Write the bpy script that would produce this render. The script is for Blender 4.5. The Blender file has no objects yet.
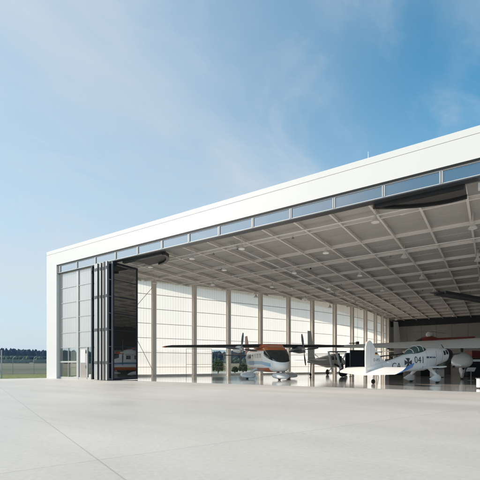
import bpy, bmesh, math, random
from mathutils import Vector, Matrix, noise
from mathutils.bvhtree import BVHTree
R = math.radians
random.seed(7)
sc = bpy.context.scene
COL = sc.collection

# ------------------------------------------------------------------ frame of reference
# world: hangar front lies on y=0, its left corner at x=0, metres, z up
CAM = Vector((34.34, -19.57, 1.2))
RX = Vector((0.8336, 0.5524, 0)); FX = Vector((-0.5524, 0.8336, 0))
def at(px, Z, z=0.0):
    """point at distance Z along the view and a bearing given by px"""
    p = CAM + RX * ((px - 240) / 383 * Z) + FX * Z
    return Vector((p.x, p.y, z))
def hz(py, Z): return 1.2 + (365.2 - py) * Z / 383
def vdir(a, b):
    d = RX * a + FX * b; return math.atan2(d.y, d.x)

# ------------------------------------------------------------------ materials
def newmat(name):
    m = bpy.data.materials.new(name); m.use_nodes = True
    nt = m.node_tree; nt.nodes.clear()
    return m, nt, nt.nodes, nt.links
def mat(name, col, rough=0.5, metal=0.0, var=0.08, scale=3.0, spec=0.5, coat=0.0, bump=0.0, bscale=40.0):
    m, nt, N, L = newmat(name)
    out = N.new('ShaderNodeOutputMaterial'); p = N.new('ShaderNodeBsdfPrincipled')
    L.new(p.outputs[0], out.inputs[0])
    tc = N.new('ShaderNodeTexCoord'); nz = N.new('ShaderNodeTexNoise'); nz.inputs['Scale'].default_value = scale
    nz.inputs['Detail'].default_value = 5
    L.new(tc.outputs['Object'], nz.inputs['Vector'])
    mx = N.new('ShaderNodeMix'); mx.data_type = 'RGBA'
    a = [max(0, c * (1 - var)) for c in col]; b = [min(1, c * (1 + var)) for c in col]
    mx.inputs[6].default_value = (*a, 1); mx.inputs[7].default_value = (*b, 1)
    L.new(nz.outputs[0], mx.inputs[0]); L.new(mx.outputs[2], p.inputs['Base Color'])
    p.inputs['Roughness'].default_value = rough; p.inputs['Metallic'].default_value = metal
    p.inputs['Specular IOR Level'].default_value = spec; p.inputs['Coat Weight'].default_value = coat
    if bump:
        n2 = N.new('ShaderNodeTexNoise'); n2.inputs['Scale'].default_value = bscale; n2.inputs['Detail'].default_value = 4
        L.new(tc.outputs['Object'], n2.inputs['Vector'])
        bp = N.new('ShaderNodeBump'); bp.inputs['Strength'].default_value = bump; bp.inputs['Distance'].default_value = 0.02
        L.new(n2.outputs[0], bp.inputs['Height']); L.new(bp.outputs[0], p.inputs['Normal'])
    return m

M = {}
M['white'] = mat('white_cladding', (.69, .675, .655), .35, var=.015, scale=.6)
M['joint'] = mat('joint_grey', (.42, .42, .41), .6)
M['alu'] = mat('aluminium', (.50, .495, .48), .38, .3, .05)
M['aludark'] = mat('grey_profile', (.22, .22, .23), .4, .2, .05)
M['navy'] = mat('navy_profile', (.020, .025, .038), .35)
M['charcoal'] = mat('charcoal_profile', (.035, .037, .042), .35)
M['silver'] = mat('silver_post', (.55, .545, .53), .32, .5, .04)
M['steel'] = mat('cream_steel', (.78, .745, .70), .5, 0, .04)
M['column'] = mat('column_paint', (.86, .80, .74), .5, 0, .03)
M['deck'] = mat('ceiling_deck', (.47, .455, .43), .7, 0, .07, 1.0)
M['deckline'] = mat('deck_seam', (.50, .47, .43), .6)
M['bar'] = mat('glazing_bar', (.34, .30, .265), .5)
M['darkwall'] = mat('dark_wall', (.36, .345, .325), .8, 0, .12, .4)
M['midwall'] = mat('grey_wall', (.26, .25, .235), .8, 0, .12, .4)
M['black'] = mat('black_metal', (.012, .012, .013), .45)
M['trackgrey'] = mat('track_web', (.07, .065, .062), .7)
M['palewhite'] = mat('gloss_white', (.86, .85, .83), .3, 0, .02, 2, coat=.4)
M['offwhite'] = mat('satin_white', (.76, .75, .73), .35, 0, .05, 2)
M['orange'] = mat('orange_paint', (.62, .15, .035), .3, coat=.3)
M['red'] = mat('dark_red_paint', (.25, .035, .025), .4)
M['redline'] = mat('red_brown', (.36, .16, .13), .5)
M['blue'] = mat('light_blue_paint', (.30, .52, .68), .3)
M['deepblue'] = mat('deep_blue_paint', (.03, .17, .50), .3)
M['glassdark'] = mat('dark_glazing', (.02, .025, .025), .06, coat=.5)
M['glassgreen'] = mat('canopy_glass', (.05, .10, .09), .08, coat=.6)
M['rubber'] = mat('rubber', (.02, .02, .02), .8)
M['wingdark'] = mat('charcoal_wing', (.022, .022, .024), .38)
M['prop'] = mat('propeller_grey', (.10, .10, .105), .35, .3)
M['spinner'] = mat('spinner_metal', (.62, .60, .57), .25, .6)
M['text'] = mat('lettering', (.05, .052, .06), .5)
M['board'] = mat('navy_board', (.012, .016, .03), .5)
M['galv'] = mat('galvanised', (.36, .37, .38), .5, .4)
M['olive'] = mat('olive_drab', (.05, .055, .035), .6)

def concrete(name, base, rough, joints=True, streak=.1):
    m, nt, N, L = newmat(name)
    out = N.new('ShaderNodeOutputMaterial'); p = N.new('ShaderNodeBsdfPrincipled'); L.new(p.outputs[0], out.inputs[0])
    ge = N.new('ShaderNodeNewGeometry')
    mp = N.new('ShaderNodeMapping'); L.new(ge.outputs['Position'], mp.inputs[0])
    th = math.atan2(.932, .3625)
    mp.vector_type = 'TEXTURE'
    mp.inputs['Rotation'].default_value = (0, 0, th)       # x along e2, y along -e1
    n1 = N.new('ShaderNodeTexNoise'); n1.inputs['Scale'].default_value = .12; n1.inputs['Detail'].default_value = 6; n1.inputs['Roughness'].default_value = .6
    n2 = N.new('ShaderNodeTexNoise'); n2.inputs['Scale'].default_value = 14; n2.inputs['Detail'].default_value = 6
    mp2 = N.new('ShaderNodeMapping'); mp2.inputs['Scale'].default_value = (.16, 1.1, 1); mp2.inputs['Rotation'].default_value = (0, 0, -.55)
    n3 = N.new('ShaderNodeTexNoise'); n3.inputs['Scale'].default_value = .55; n3.inputs['Detail'].default_value = 5
    L.new(ge.outputs['Position'], n1.inputs['Vector']); L.new(ge.outputs['Position'], n2.inputs['Vector'])
    L.new(ge.outputs['Position'], mp2.inputs[0]); L.new(mp2.outputs[0], n3.inputs['Vector'])
    def rng(src, lo, hi, a=.3, b=.7):
        r = N.new('ShaderNodeMapRange'); r.inputs[1].default_value = a; r.inputs[2].default_value = b
        r.inputs[3].default_value = lo; r.inputs[4].default_value = hi; L.new(src, r.inputs[0]); return r.outputs[0]
    def mul(a, b):
        x = N.new('ShaderNodeMath'); x.operation = 'MULTIPLY'; L.new(a, x.inputs[0])
        if isinstance(b, float): x.inputs[1].default_value = b
        else: L.new(b, x.inputs[1])
        return x.outputs[0]
    v = mul(rng(n1.outputs[0], 1 - streak, 1 + streak), rng(n2.outputs[0], .94, 1.06))
    v = mul(v, rng(n3.outputs[0], 1 - streak * .9, 1 + streak * .6))
    if joints:
        sp = N.new('ShaderNodeSeparateXYZ'); L.new(mp.outputs[0], sp.inputs[0])
        def line(comp, off, period, w, sign=1):
            a = N.new('ShaderNodeMath'); a.operation = 'MULTIPLY_ADD'; L.new(comp, a.inputs[0]); a.inputs[1].default_value = 1.0; a.inputs[2].default_value = -off
            b = N.new('ShaderNodeMath'); b.operation = 'PINGPONG'; L.new(a.outputs[0], b.inputs[0]); b.inputs[1].default_value = period / 2
            c = N.new('ShaderNodeMapRange'); L.new(b.outputs[0], c.inputs[0]); c.inputs[1].default_value = w * .4; c.inputs[2].default_value = w
            c.inputs[3].default_value = .74; c.inputs[4].default_value = 1.0
            return c.outputs[0]
        v = mul(v, line(sp.outputs[0], -4.46, 7.5, .014)); v = mul(v, line(sp.outputs[1], -34.1, 7.5, .014))
        # each slab its own tone
        sx = N.new('ShaderNodeVectorMath'); sx.operation = 'ADD'; sx.inputs[1].default_value = (4.46 , 34.1, 0); L.new(mp.outputs[0], sx.inputs[0])
        sd = N.new('ShaderNodeVectorMath'); sd.operation = 'SCALE'; sd.inputs['Scale'].default_value = 1 / 7.5; L.new(sx.outputs[0], sd.inputs[0])
        fl = N.new('ShaderNodeVectorMath'); fl.operation = 'FLOOR'; L.new(sd.outputs[0], fl.inputs[0])
        wn = N.new('ShaderNodeTexWhiteNoise'); L.new(fl.outputs[0], wn.inputs['Vector'])
        v = mul(v, rng(wn.outputs[0], .97, 1.03, 0, 1))
    if joints:
        n4 = N.new('ShaderNodeTexNoise'); n4.inputs['Scale'].default_value = .9; n4.inputs['Detail'].default_value = 8; n4.inputs['Roughness'].default_value = .7; L.new(ge.outputs['Position'], n4.inputs['Vector'])
        v = mul(v, rng(n4.outputs[0], 1.0, .90, .60, .72))
        n5 = N.new('ShaderNodeTexNoise'); n5.inputs['Scale'].default_value = 3.5; n5.inputs['Detail'].default_value = 3; L.new(ge.outputs['Position'], n5.inputs['Vector'])
        v = mul(v, rng(n5.outputs[0], 1.0, .88, .70, .76))
        wv = N.new('ShaderNodeMapping'); wv.inputs['Rotation'].default_value = (0, 0, .9); wv.inputs['Scale'].default_value = (.035, 3.2, 1); L.new(ge.outputs['Position'], wv.inputs[0])
        n6 = N.new('ShaderNodeTexNoise'); n6.inputs['Scale'].default_value = 1.0; n6.inputs['Detail'].default_value = 2; L.new(wv.outputs[0], n6.inputs['Vector'])
        v = mul(v, rng(n6.outputs[0], 1.0, .93, .60, .68))
    cm = N.new('ShaderNodeVectorMath'); cm.operation = 'SCALE'; cm.inputs[0].default_value = base; L.new(v, cm.inputs['Scale'])
    L.new(cm.outputs[0], p.inputs['Base Color'])
    rr = rng(n1.outputs[0], rough * .8, rough * 1.2); L.new(rr, p.inputs['Roughness'])
    bp = N.new('ShaderNodeBump'); bp.inputs['Strength'].default_value = .08 if joints else .01; bp.inputs['Distance'].default_value = .01
    L.new(n2.outputs[0], bp.inputs['Height']); L.new(bp.outputs[0], p.inputs['Normal'])
    return m, p
M['apron'], _ = concrete('apron_concrete', (.505, .47, .43), .48)
M['floor'], pf = concrete('polished_floor', (.60, .565, .52), .12, joints=False, streak=.06)
pf.inputs['Specular IOR Level'].default_value = .9; pf.inputs['Coat Weight'].default_value = .6; pf.inputs['Coat Roughness'].default_value = .08

def polycarb(name, clear=.15, tint=(.93, .94, .93), gloss=.12, ribs=True, tl=.6):
    m, nt, N, L = newmat(name)
    out = N.new('ShaderNodeOutputMaterial')
    d = N.new('ShaderNodeBsdfDiffuse'); t = N.new('ShaderNodeBsdfTranslucent'); g = N.new('ShaderNodeBsdfGlossy'); tr = N.new('ShaderNodeBsdfTransparent')
    g.inputs['Roughness'].default_value = .04
    uv = N.new('ShaderNodeUVMap')
    w = N.new('ShaderNodeTexWave'); w.inputs['Scale'].default_value = 1.05; w.inputs['Distortion'].default_value = .6; w.inputs['Detail'].default_value = 2; w.inputs['Detail Scale'].default_value = .3
    n = N.new('ShaderNodeTexNoise'); n.inputs['Scale'].default_value = .9; L.new(uv.outputs[0], n.inputs['Vector'])
    L.new(uv.outputs[0], w.inputs['Vector'])
    mxf = N.new('ShaderNodeMath'); mxf.operation = 'MULTIPLY'; L.new(w.outputs['Fac'], mxf.inputs[0]); L.new(n.outputs[0], mxf.inputs[1])
    cr = N.new('ShaderNodeMix'); cr.data_type = 'RGBA'
    cr.inputs[6].default_value = (*tint, 1); k = .80 if ribs else .96
    cr.inputs[7].default_value = (tint[0] * k, tint[1] * k, tint[2] * k, 1)
    L.new(mxf.outputs[0], cr.inputs[0])
    for x in (d, t): L.new(cr.outputs[2], x.inputs['Color'])
    tr.inputs[0].default_value = (*tint, 1)
    a = N.new('ShaderNodeMixShader'); a.inputs[0].default_value = tl; L.new(d.outputs[0], a.inputs[1]); L.new(t.outputs[0], a.inputs[2])
    b = N.new('ShaderNodeMixShader'); b.inputs[0].default_value = clear; L.new(a.outputs[0], b.inputs[1]); L.new(tr.outputs[0], b.inputs[2])
    fr = N.new('ShaderNodeFresnel'); fr.inputs[0].default_value = 1.5
    fa = N.new('ShaderNodeMath'); fa.operation = 'ADD'; fa.inputs[1].default_value = gloss; L.new(fr.outputs[0], fa.inputs[0])
    c = N.new('ShaderNodeMixShader'); L.new(fa.outputs[0], c.inputs[0]); L.new(b.outputs[0], c.inputs[1]); L.new(g.outputs[0], c.inputs[2])
    L.new(c.outputs[0], out.inputs[0])
    return m
M['poly'] = polycarb('translucent_polycarbonate', .20, (.98, .935, .885), gloss=-.03, tl=.85)
M['polyfront'] = polycarb('front_polycarbonate', .05, (.76, .745, .715), gloss=.17)
def pane(name, tint, refl, trans):
    m, nt, N, L = newmat(name)
    out = N.new('ShaderNodeOutputMaterial')
    d = N.new('ShaderNodeBsdfDiffuse'); d.inputs[0].default_value = (*tint, 1)
    tr = N.new('ShaderNodeBsdfTransparent'); tr.inputs[0].default_value = (.75, .80, .78, 1)
    g = N.new('ShaderNodeBsdfGlossy'); g.inputs['Roughness'].default_value = .015
    a = N.new('ShaderNodeMixShader'); a.inputs[0].default_value = trans; L.new(d.outputs[0], a.inputs[1]); L.new(tr.outputs[0], a.inputs[2])
    tc = N.new('ShaderNodeTexCoord'); nz = N.new('ShaderNodeTexNoise'); nz.inputs['Scale'].default_value = .5
    bp = N.new('ShaderNodeBump'); bp.inputs['Strength'].default_value = .03; bp.inputs['Distance'].default_value = .05
    L.new(tc.outputs['Object'], nz.inputs['Vector']); L.new(nz.outputs[0], bp.inputs['Height']); L.new(bp.outputs[0], g.inputs['Normal'])
    fr = N.new('ShaderNodeFresnel'); fr.inputs[0].default_value = 1.5
    fa = N.new('ShaderNodeMath'); fa.operation = 'ADD'; fa.inputs[1].default_value = refl; L.new(fr.outputs[0], fa.inputs[0])
    c = N.new('ShaderNodeMixShader'); L.new(fa.outputs[0], c.inputs[0]); L.new(a.outputs[0], c.inputs[1]); L.new(g.outputs[0], c.inputs[2])
    L.new(c.outputs[0], out.inputs[0]); return m
M['glass'] = pane('clear_glass', (.02, .03, .03), .04, .9)
M['glassfront'] = pane('front_clear_glass', (.02, .045, .045), .35, .45)
M['glassdoor'] = pane('tinted_door_glass', (.012, .011, .010), .34, .0)
M['glassband'] = pane('transom_glass', (.03, .055, .09), .34, .0)

# ------------------------------------------------------------------ mesh helpers
def smooth(me, on=True):
    for p in me.polygons: p.use_smooth = on
def obj(name, bm, m, parent=None, sm=False, ang=None):
    me = bpy.data.meshes.new(name); bm.normal_update(); bm.to_mesh(me); bm.free()
    ms = m if isinstance(m, (list, tuple)) else [m]
    for x in ms: me.materials.append(x)
    o = bpy.data.objects.new(name, me); COL.objects.link(o)
    if parent: o.parent = parent
    if sm:
        smooth(me)
        me.set_sharp_from_angle(angle=R(ang or 40))
    return o
def tag(o, label=None, cat=None, group=None, kind=None):
    if label: o['label'] = label
    if cat: o['category'] = cat
    if group: o['group'] = group
    if kind: o['kind'] = kind
    return o
def empty(name, loc=(0, 0, 0), rz=0, label=None, cat=None, group=None):
    o = bpy.data.objects.new(name, None); COL.objects.link(o); o.location = loc; o.rotation_euler = (0, 0, rz)
    o.empty_display_size = .3
    return tag(o, label, cat, group)
def box(bm, x0, x1, y0, y1, z0, z1, mt=None, mi=0):
    vs = [bm.verts.new(Vector(c)) for c in ((x0,y0,z0),(x1,y0,z0),(x1,y1,z0),(x0,y1,z0),(x0,y0,z1),(x1,y0,z1),(x1,y1,z1),(x0,y1,z1))]
    if mt is not None:
        for v in vs: v.co = mt @ v.co
    for f in ((0,3,2,1),(4,5,6,7),(0,1,5,4),(1,2,6,5),(2,3,7,6),(3,0,4,7)):
        fc = bm.faces.new([vs[i] for i in f]); fc.material_index = mi
    return vs
def beam(bm, a, b, w, h, up=Vector((0, 0, 1)), mi=0):
    a = Vector(a); b = Vector(b); d = (b - a); L = d.length; d.normalize()
    s = d.cross(up)
    if s.length < 1e-4: s = Vector((1, 0, 0))
    s.normalize(); u = s.cross(d).normalized()
    mt = Matrix((( d.x, s.x, u.x, a.x), (d.y, s.y, u.y, a.y), (d.z, s.z, u.z, a.z), (0, 0, 0, 1)))
    return box(bm, 0, L, -w/2, w/2, -h/2, h/2, mt, mi)
def tube(bm, pts, rads, n=10, caps=True):
    pts = [Vector(p) for p in pts]
    if not isinstance(rads, (list, tuple)): rads = [rads] * len(pts)
    rings = []; ref = None
    for i, p in enumerate(pts):
        d = (pts[min(i + 1, len(pts) - 1)] - pts[max(i - 1, 0)]).normalized()
        if ref is None:
            ref = d.orthogonal().normalized()
        ref = (ref - d * ref.dot(d)).normalized(); s = d.cross(ref)
        rings.append([bm.verts.new(p + (ref * math.cos(2*math.pi*k/n) + s * math.sin(2*math.pi*k/n)) * rads[i]) for k in range(n)])
    for a, b in zip(rings, rings[1:]):
        for k in range(n): bm.faces.new((a[k], a[(k+1) % n], b[(k+1) % n], b[k]))
    if caps:
        bm.faces.new(rings[0][::-1]); bm.faces.new(rings[-1])
def loft(bm, secs, n=28, e=2.4, caps=True):
    """secs: (x, yc, zc, half width, half height[, exponent]); along local x"""
    rings = []
    for s in secs:
        x, yc, zc, hw, hh = s[:5]; ee = s[5] if len(s) > 5 else e
        r = []
        for k in range(n):
            t = 2 * math.pi * k / n; c, q = math.cos(t), math.sin(t)
            r.append(bm.verts.new((x, yc + hw * math.copysign(abs(c) ** (2/ee), c), zc + hh * math.copysign(abs(q) ** (2/ee), q))))
        rings.append(r)
    for a, b in zip(rings, rings[1:]):
        for k in range(n): bm.faces.new((a[k], a[(k+1) % n], b[(k+1) % n], b[k]))
    if caps:
        bm.faces.new(rings[0][::-1]); bm.faces.new(rings[-1])
    bmesh.ops.recalc_face_normals(bm, faces=bm.faces)
AF = [(0, 0), (.012, .35), (.06, .72), (.16, .96), (.30, 1.0), (.5, .86), (.75, .5), (1, .04)]
def foil(bm, stations, vertical=False, mi=None):
    """stations: (s, x_le, chord, z, thick, incidence deg)"""
    rings = []
    for (s, xl, c, z, t, inc) in stations:
        up = [(xl - c * a, t / 2 * b) for a, b in AF]; lo = [(xl - c * a, -t / 2 * b * .75) for a, b in AF[1:]][::-1]
        ring = []
        for (x, w) in up + lo:
            dx = x - xl
            if vertical: co = (x + z, w, s)
            else:
                ci, si = math.cos(R(inc)), math.sin(R(inc)); co = (xl + dx * ci, s, z + w + dx * si)
            ring.append(bm.verts.new(co))
        rings.append(ring)
    n = len(rings[0])
    for a, b in zip(rings, rings[1:]):
        for k in range(n): bm.faces.new((a[k], a[(k+1) % n], b[(k+1) % n], b[k]))
    bm.faces.new(rings[0]); bm.faces.new(rings[-1][::-1])
    bmesh.ops.recalc_face_normals(bm, faces=bm.faces)
def disc_lathe(bm, prof, mt=Matrix(), n=20):
    """prof: (axial, radius) about local x"""
    rings = []
    for (a, r) in prof:
        rings.append([bm.verts.new(mt @ Vector((a, r * math.cos(2*math.pi*k/n), r * math.sin(2*math.pi*k/n)))) for k in range(n)])
    for a, b in zip(rings, rings[1:]):
        for k in range(n): bm.faces.new((a[k], a[(k+1) % n], b[(k+1) % n], b[k]))
    if prof[0][1] > 1e-4: bm.faces.new(rings[0][::-1])
    if prof[-1][1] > 1e-4: bm.faces.new(rings[-1])
    bmesh.ops.recalc_face_normals(bm, faces=bm.faces)
def cylz(bm, c, r, z0, z1, n=16):
    tube(bm, [(c[0], c[1], z0), (c[0], c[1], z1)], r, n)
def B(): return bmesh.new()

# ------------------------------------------------------------------ the setting: ground
def sstep(a, b, x):
    t = max(0, min(1, (x - a) / (b - a))); return t * t * (3 - 2 * t)
def terr(x, y):
    d = math.hypot(x - CAM.x, y - CAM.y)
    h = -0.06
    if d > 95: h += (d - 95) * .0105 * sstep(95, 230, d) + noise.noise(Vector((x, y, 0)) * .01) * .5 * sstep(95, 300, d)
    return h
bm = B()
rs = [0, 12, 25, 40, 55, 70, 85, 100, 120, 145, 175, 210, 260, 320, 400, 500, 650, 850, 1100, 1500]
NA = 96; rings = []
for r in rs:
    if r == 0: rings.append([bm.verts.new((CAM.x, CAM.y, -.06))]); continue
    ring = []
    for k in range(NA):
        a = 2 * math.pi * k / NA; x = CAM.x + r * math.cos(a); y = CAM.y + r * math.sin(a)
        ring.append(bm.verts.new((x, y, terr(x, y) if r < 800 else terr(CAM.x + 800 * math.cos(a), CAM.y + 800 * math.sin(a)))))
    rings.append(ring)
for k in range(NA): bm.faces.new((rings[0][0], rings[1][k], rings[1][(k+1) % NA]))
for a, b in zip(rings[1:], rings[2:]):
    for k in range(NA): bm.faces.new((a[k], b[k], b[(k+1) % NA], a[(k+1) % NA]))
m, nt, N, L = newmat('field_grass')
out = N.new('ShaderNodeOutputMaterial'); p = N.new('ShaderNodeBsdfPrincipled'); L.new(p.outputs[0], out.inputs[0]); p.inputs['Roughness'].default_value = .9; p.inputs['Specular IOR Level'].default_value = .1
ge = N.new('ShaderNodeNewGeometry')
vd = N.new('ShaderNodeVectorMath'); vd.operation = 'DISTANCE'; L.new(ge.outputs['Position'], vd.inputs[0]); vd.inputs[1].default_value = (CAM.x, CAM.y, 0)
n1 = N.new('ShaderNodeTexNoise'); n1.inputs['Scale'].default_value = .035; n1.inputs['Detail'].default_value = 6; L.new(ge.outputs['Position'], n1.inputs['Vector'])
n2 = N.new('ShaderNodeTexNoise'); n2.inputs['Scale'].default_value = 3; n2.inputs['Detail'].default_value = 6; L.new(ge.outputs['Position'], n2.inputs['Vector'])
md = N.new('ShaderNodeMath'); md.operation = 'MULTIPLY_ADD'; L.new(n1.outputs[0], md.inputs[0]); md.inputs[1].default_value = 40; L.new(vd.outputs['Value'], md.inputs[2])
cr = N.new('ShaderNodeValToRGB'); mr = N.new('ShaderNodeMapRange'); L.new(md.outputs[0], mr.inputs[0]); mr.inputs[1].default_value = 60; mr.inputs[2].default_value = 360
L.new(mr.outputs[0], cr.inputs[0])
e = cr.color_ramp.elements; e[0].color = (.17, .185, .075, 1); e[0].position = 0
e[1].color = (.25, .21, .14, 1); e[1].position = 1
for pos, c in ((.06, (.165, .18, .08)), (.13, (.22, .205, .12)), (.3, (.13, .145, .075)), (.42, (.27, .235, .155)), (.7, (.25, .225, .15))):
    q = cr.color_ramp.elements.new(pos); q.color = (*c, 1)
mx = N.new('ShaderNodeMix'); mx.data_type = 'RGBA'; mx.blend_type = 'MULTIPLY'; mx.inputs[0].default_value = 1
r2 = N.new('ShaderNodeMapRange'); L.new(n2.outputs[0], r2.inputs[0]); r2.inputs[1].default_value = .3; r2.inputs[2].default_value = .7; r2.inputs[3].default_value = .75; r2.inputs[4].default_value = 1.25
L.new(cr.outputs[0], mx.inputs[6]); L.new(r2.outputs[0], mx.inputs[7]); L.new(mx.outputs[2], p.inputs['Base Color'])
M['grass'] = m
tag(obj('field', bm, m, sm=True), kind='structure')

# apron sheet (its far edge passes just behind the hangar's front left corner)
bm = B()
e0 = at(-160, 31.5); e1 = at(0, 33.6); e2 = at(48, 37.0)
dirr = (e2 - e1).normalized()
poly = [Vector((-40, -160, 0)), Vector((150, -160, 0)), Vector((150, 6, 0)), Vector((2, 6, 0)), Vector((-0.2, 2.2, 0)), e1, e0, e0 + (e0 - e1) * 2.2]
t_ = [bm.verts.new((q.x, q.y, 0)) for q in poly]; b_ = [bm.verts.new((q.x, q.y, -.12)) for q in poly]
bm.faces.new(t_)
for i in range(len(poly)): bm.faces.new((t_[i], t_[(i+1) % len(poly)], b_[(i+1) % len(poly)], b_[i]))
bmesh.ops.recalc_face_normals(bm, faces=bm.faces)
tag(obj('apron', bm, M['apron']), kind='structure')

bm = B(); f = bm.faces.new([bm.verts.new(q) for q in ((-0.2, 2.2, -.02), (1.0, 2.2, -.02), (17.5, 40, -.02), (17.5, 64, -.02), (-14, 64, -.02), (-6, 20, -.02), (-0.3, 6, -.02))]); f.normal_update()
if f.normal.z < 0: f.normal_flip()
tag(obj('bounce_pavement', bm, M['apron']), kind='structure')  # hidden pale ground, added to bounce light into the translucent side wall
# ------------------------------------------------------------------ hangar
HW = 72.0; DEPTH = 62.0; ZT = 11.6; ZF = 10.2; ZH = 9.42; ZDECK = 10.2; ZB = 9.97
hangar = empty('hangar', (0, 0, 0), 0, 'wide white framed aircraft hangar with open glazed folding doors and a gridded ceiling', 'hangar')
# left wall curve
WP = [Vector((0.35, .9)), Vector((2.0, 4.3)), Vector((4.3, 9.5)), Vector((7.9, 17.2)), Vector((10.6, 23.2)), Vector((13.2, 29.3)), Vector((15.6, 36.9)), Vector((17.0, 45)), Vector((17.3, 53)), Vector((17.0, 62))]
def crom(P, t):
    n = len(P) - 1; i = min(int(t), n - 1); f = t - i
    p0 = P[max(i-1, 0)]; p1 = P[i]; p2 = P[i+1]; p3 = P[min(i+2, n)]
    return .5 * ((2*p1) + (p2-p0)*f + (2*p0-5*p1+4*p2-p3)*f*f + (3*p1-p0-3*p2+p3)*f**3)
dense = [crom(WP, k * (len(WP)-1) / 400) for k in range(401)]
arc = [0.0]
for a, b in zip(dense, dense[1:]): arc.append(arc[-1] + (b - a).length)
def wall_at(s):
    s = max(0, min(arc[-1] - 1e-4, s))
    lo = 0
    for i in range(400):
        if arc[i+1] >= s: lo = i; break
    f = (s - arc[lo]) / (arc[lo+1] - arc[lo]); p = dense[lo].lerp(dense[lo+1], f); t = (dense[lo+1] - dense[lo]).normalized()
    return p, t
def wall_s_at_px(px):
    best = None
    for i in range(len(dense)):
        q = Vector((dense[i].x, dense[i].y, 0)) - CAM
        xx = 240 + 383 * q.dot(RX) / q.dot(FX)
        if best is None or abs(xx - px) < best[0]: best = (abs(xx - px), arc[i])
    return best[1]
colpx = [153.5, 193, 228, 259.5, 286.8, 311, 333, 350.5]
cols = [wall_s_at_px(p) for p in colpx]
print('cols', [round(c, 2) for c in cols], 'arc', arc[-1])
stepc = (cols[-1] - cols[0]) / 7
while cols[-1] + stepc < arc[-1] - .6: cols.append(cols[-1] + stepc)
cols = [cols[0] - stepc] + cols

# white front frame: posts + fascia
bm = B()
box(bm, 0, 1.6, 0, 1.4, 0, ZF)
box(bm, HW - 1.6, HW, 0, 1.4, 0, ZF)
box(bm, 0, HW, 0, 1.4, ZF, 11.26)
obj('front_frame', bm, M['white'], hangar)
bm = B(); box(bm, 0.004, HW - .004, .02, 1.38, 11.26, 11.285)
obj('frame_groove', bm, M['joint'], hangar)
bm = B(); box(bm, 0, HW, 0, 1.4, 11.285, ZT)
obj('roof_parapet', bm, M['white'], hangar)
# hairline joints in the cladding
bm = B()
for k in range(1, 14):
    x = 1.97 + 5.06 * k
    if x < HW - 1:
        box(bm, x - .003, x + .003, -.0015, .01, ZF + .001, 11.25); obj('cladding_joint', bm, M['offwhite'], hangar); bm = B()
for z in (2.4, 4.9, 7.4):
    bm = B(); box(bm, .01, 1.59, -.0015, .01, z - .003, z + .003); obj('cladding_joint', bm, M['offwhite'], hangar)
# dark shadow gap under fascia
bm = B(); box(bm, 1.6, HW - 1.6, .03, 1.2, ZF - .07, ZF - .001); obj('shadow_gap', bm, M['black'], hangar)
# transom band: panes and mullions
def curtain_bar(bm, x0, x1, y0, y1, z0, z1): box(bm, x0, x1, y0, y1, z0, z1)
bays = [1.97 + 2.53 * k for k in range(28)]
bm = B()
box(bm, 1.6, HW - 1.6, .10, .40, ZF - .13, ZF - .072)
box(bm, 1.6, HW - 1.6, .10, .46, ZH + .06, ZH + .10)
for x in bays:
    box(bm, x - .07, x - .018, .08, .40, ZH + .10, ZF - .13); box(bm, x + .018, x + .07, .08, .40, ZH + .10, ZF - .13)
    box(bm, x - .018, x + .018, .16, .36, ZH + .10, ZF - .13)
obj('transom_frame', bm, M['alu'], hangar)
bm = B(); box(bm, 1.6, HW - 1.6, .10, .55, ZH, ZH + .058); obj('door_head_rail', bm, M['charcoal'], hangar)
for k, x in enumerate(bays[:-1]):
    bm = B(); xa = x + .07; xb = min(bays[k+1] - .07, HW - 1.6)
    box(bm, xa, xb, .14, .155, ZH + .10, ZF - .13)
    obj('transom_window', bm, M['glassband'], hangar)
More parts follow.
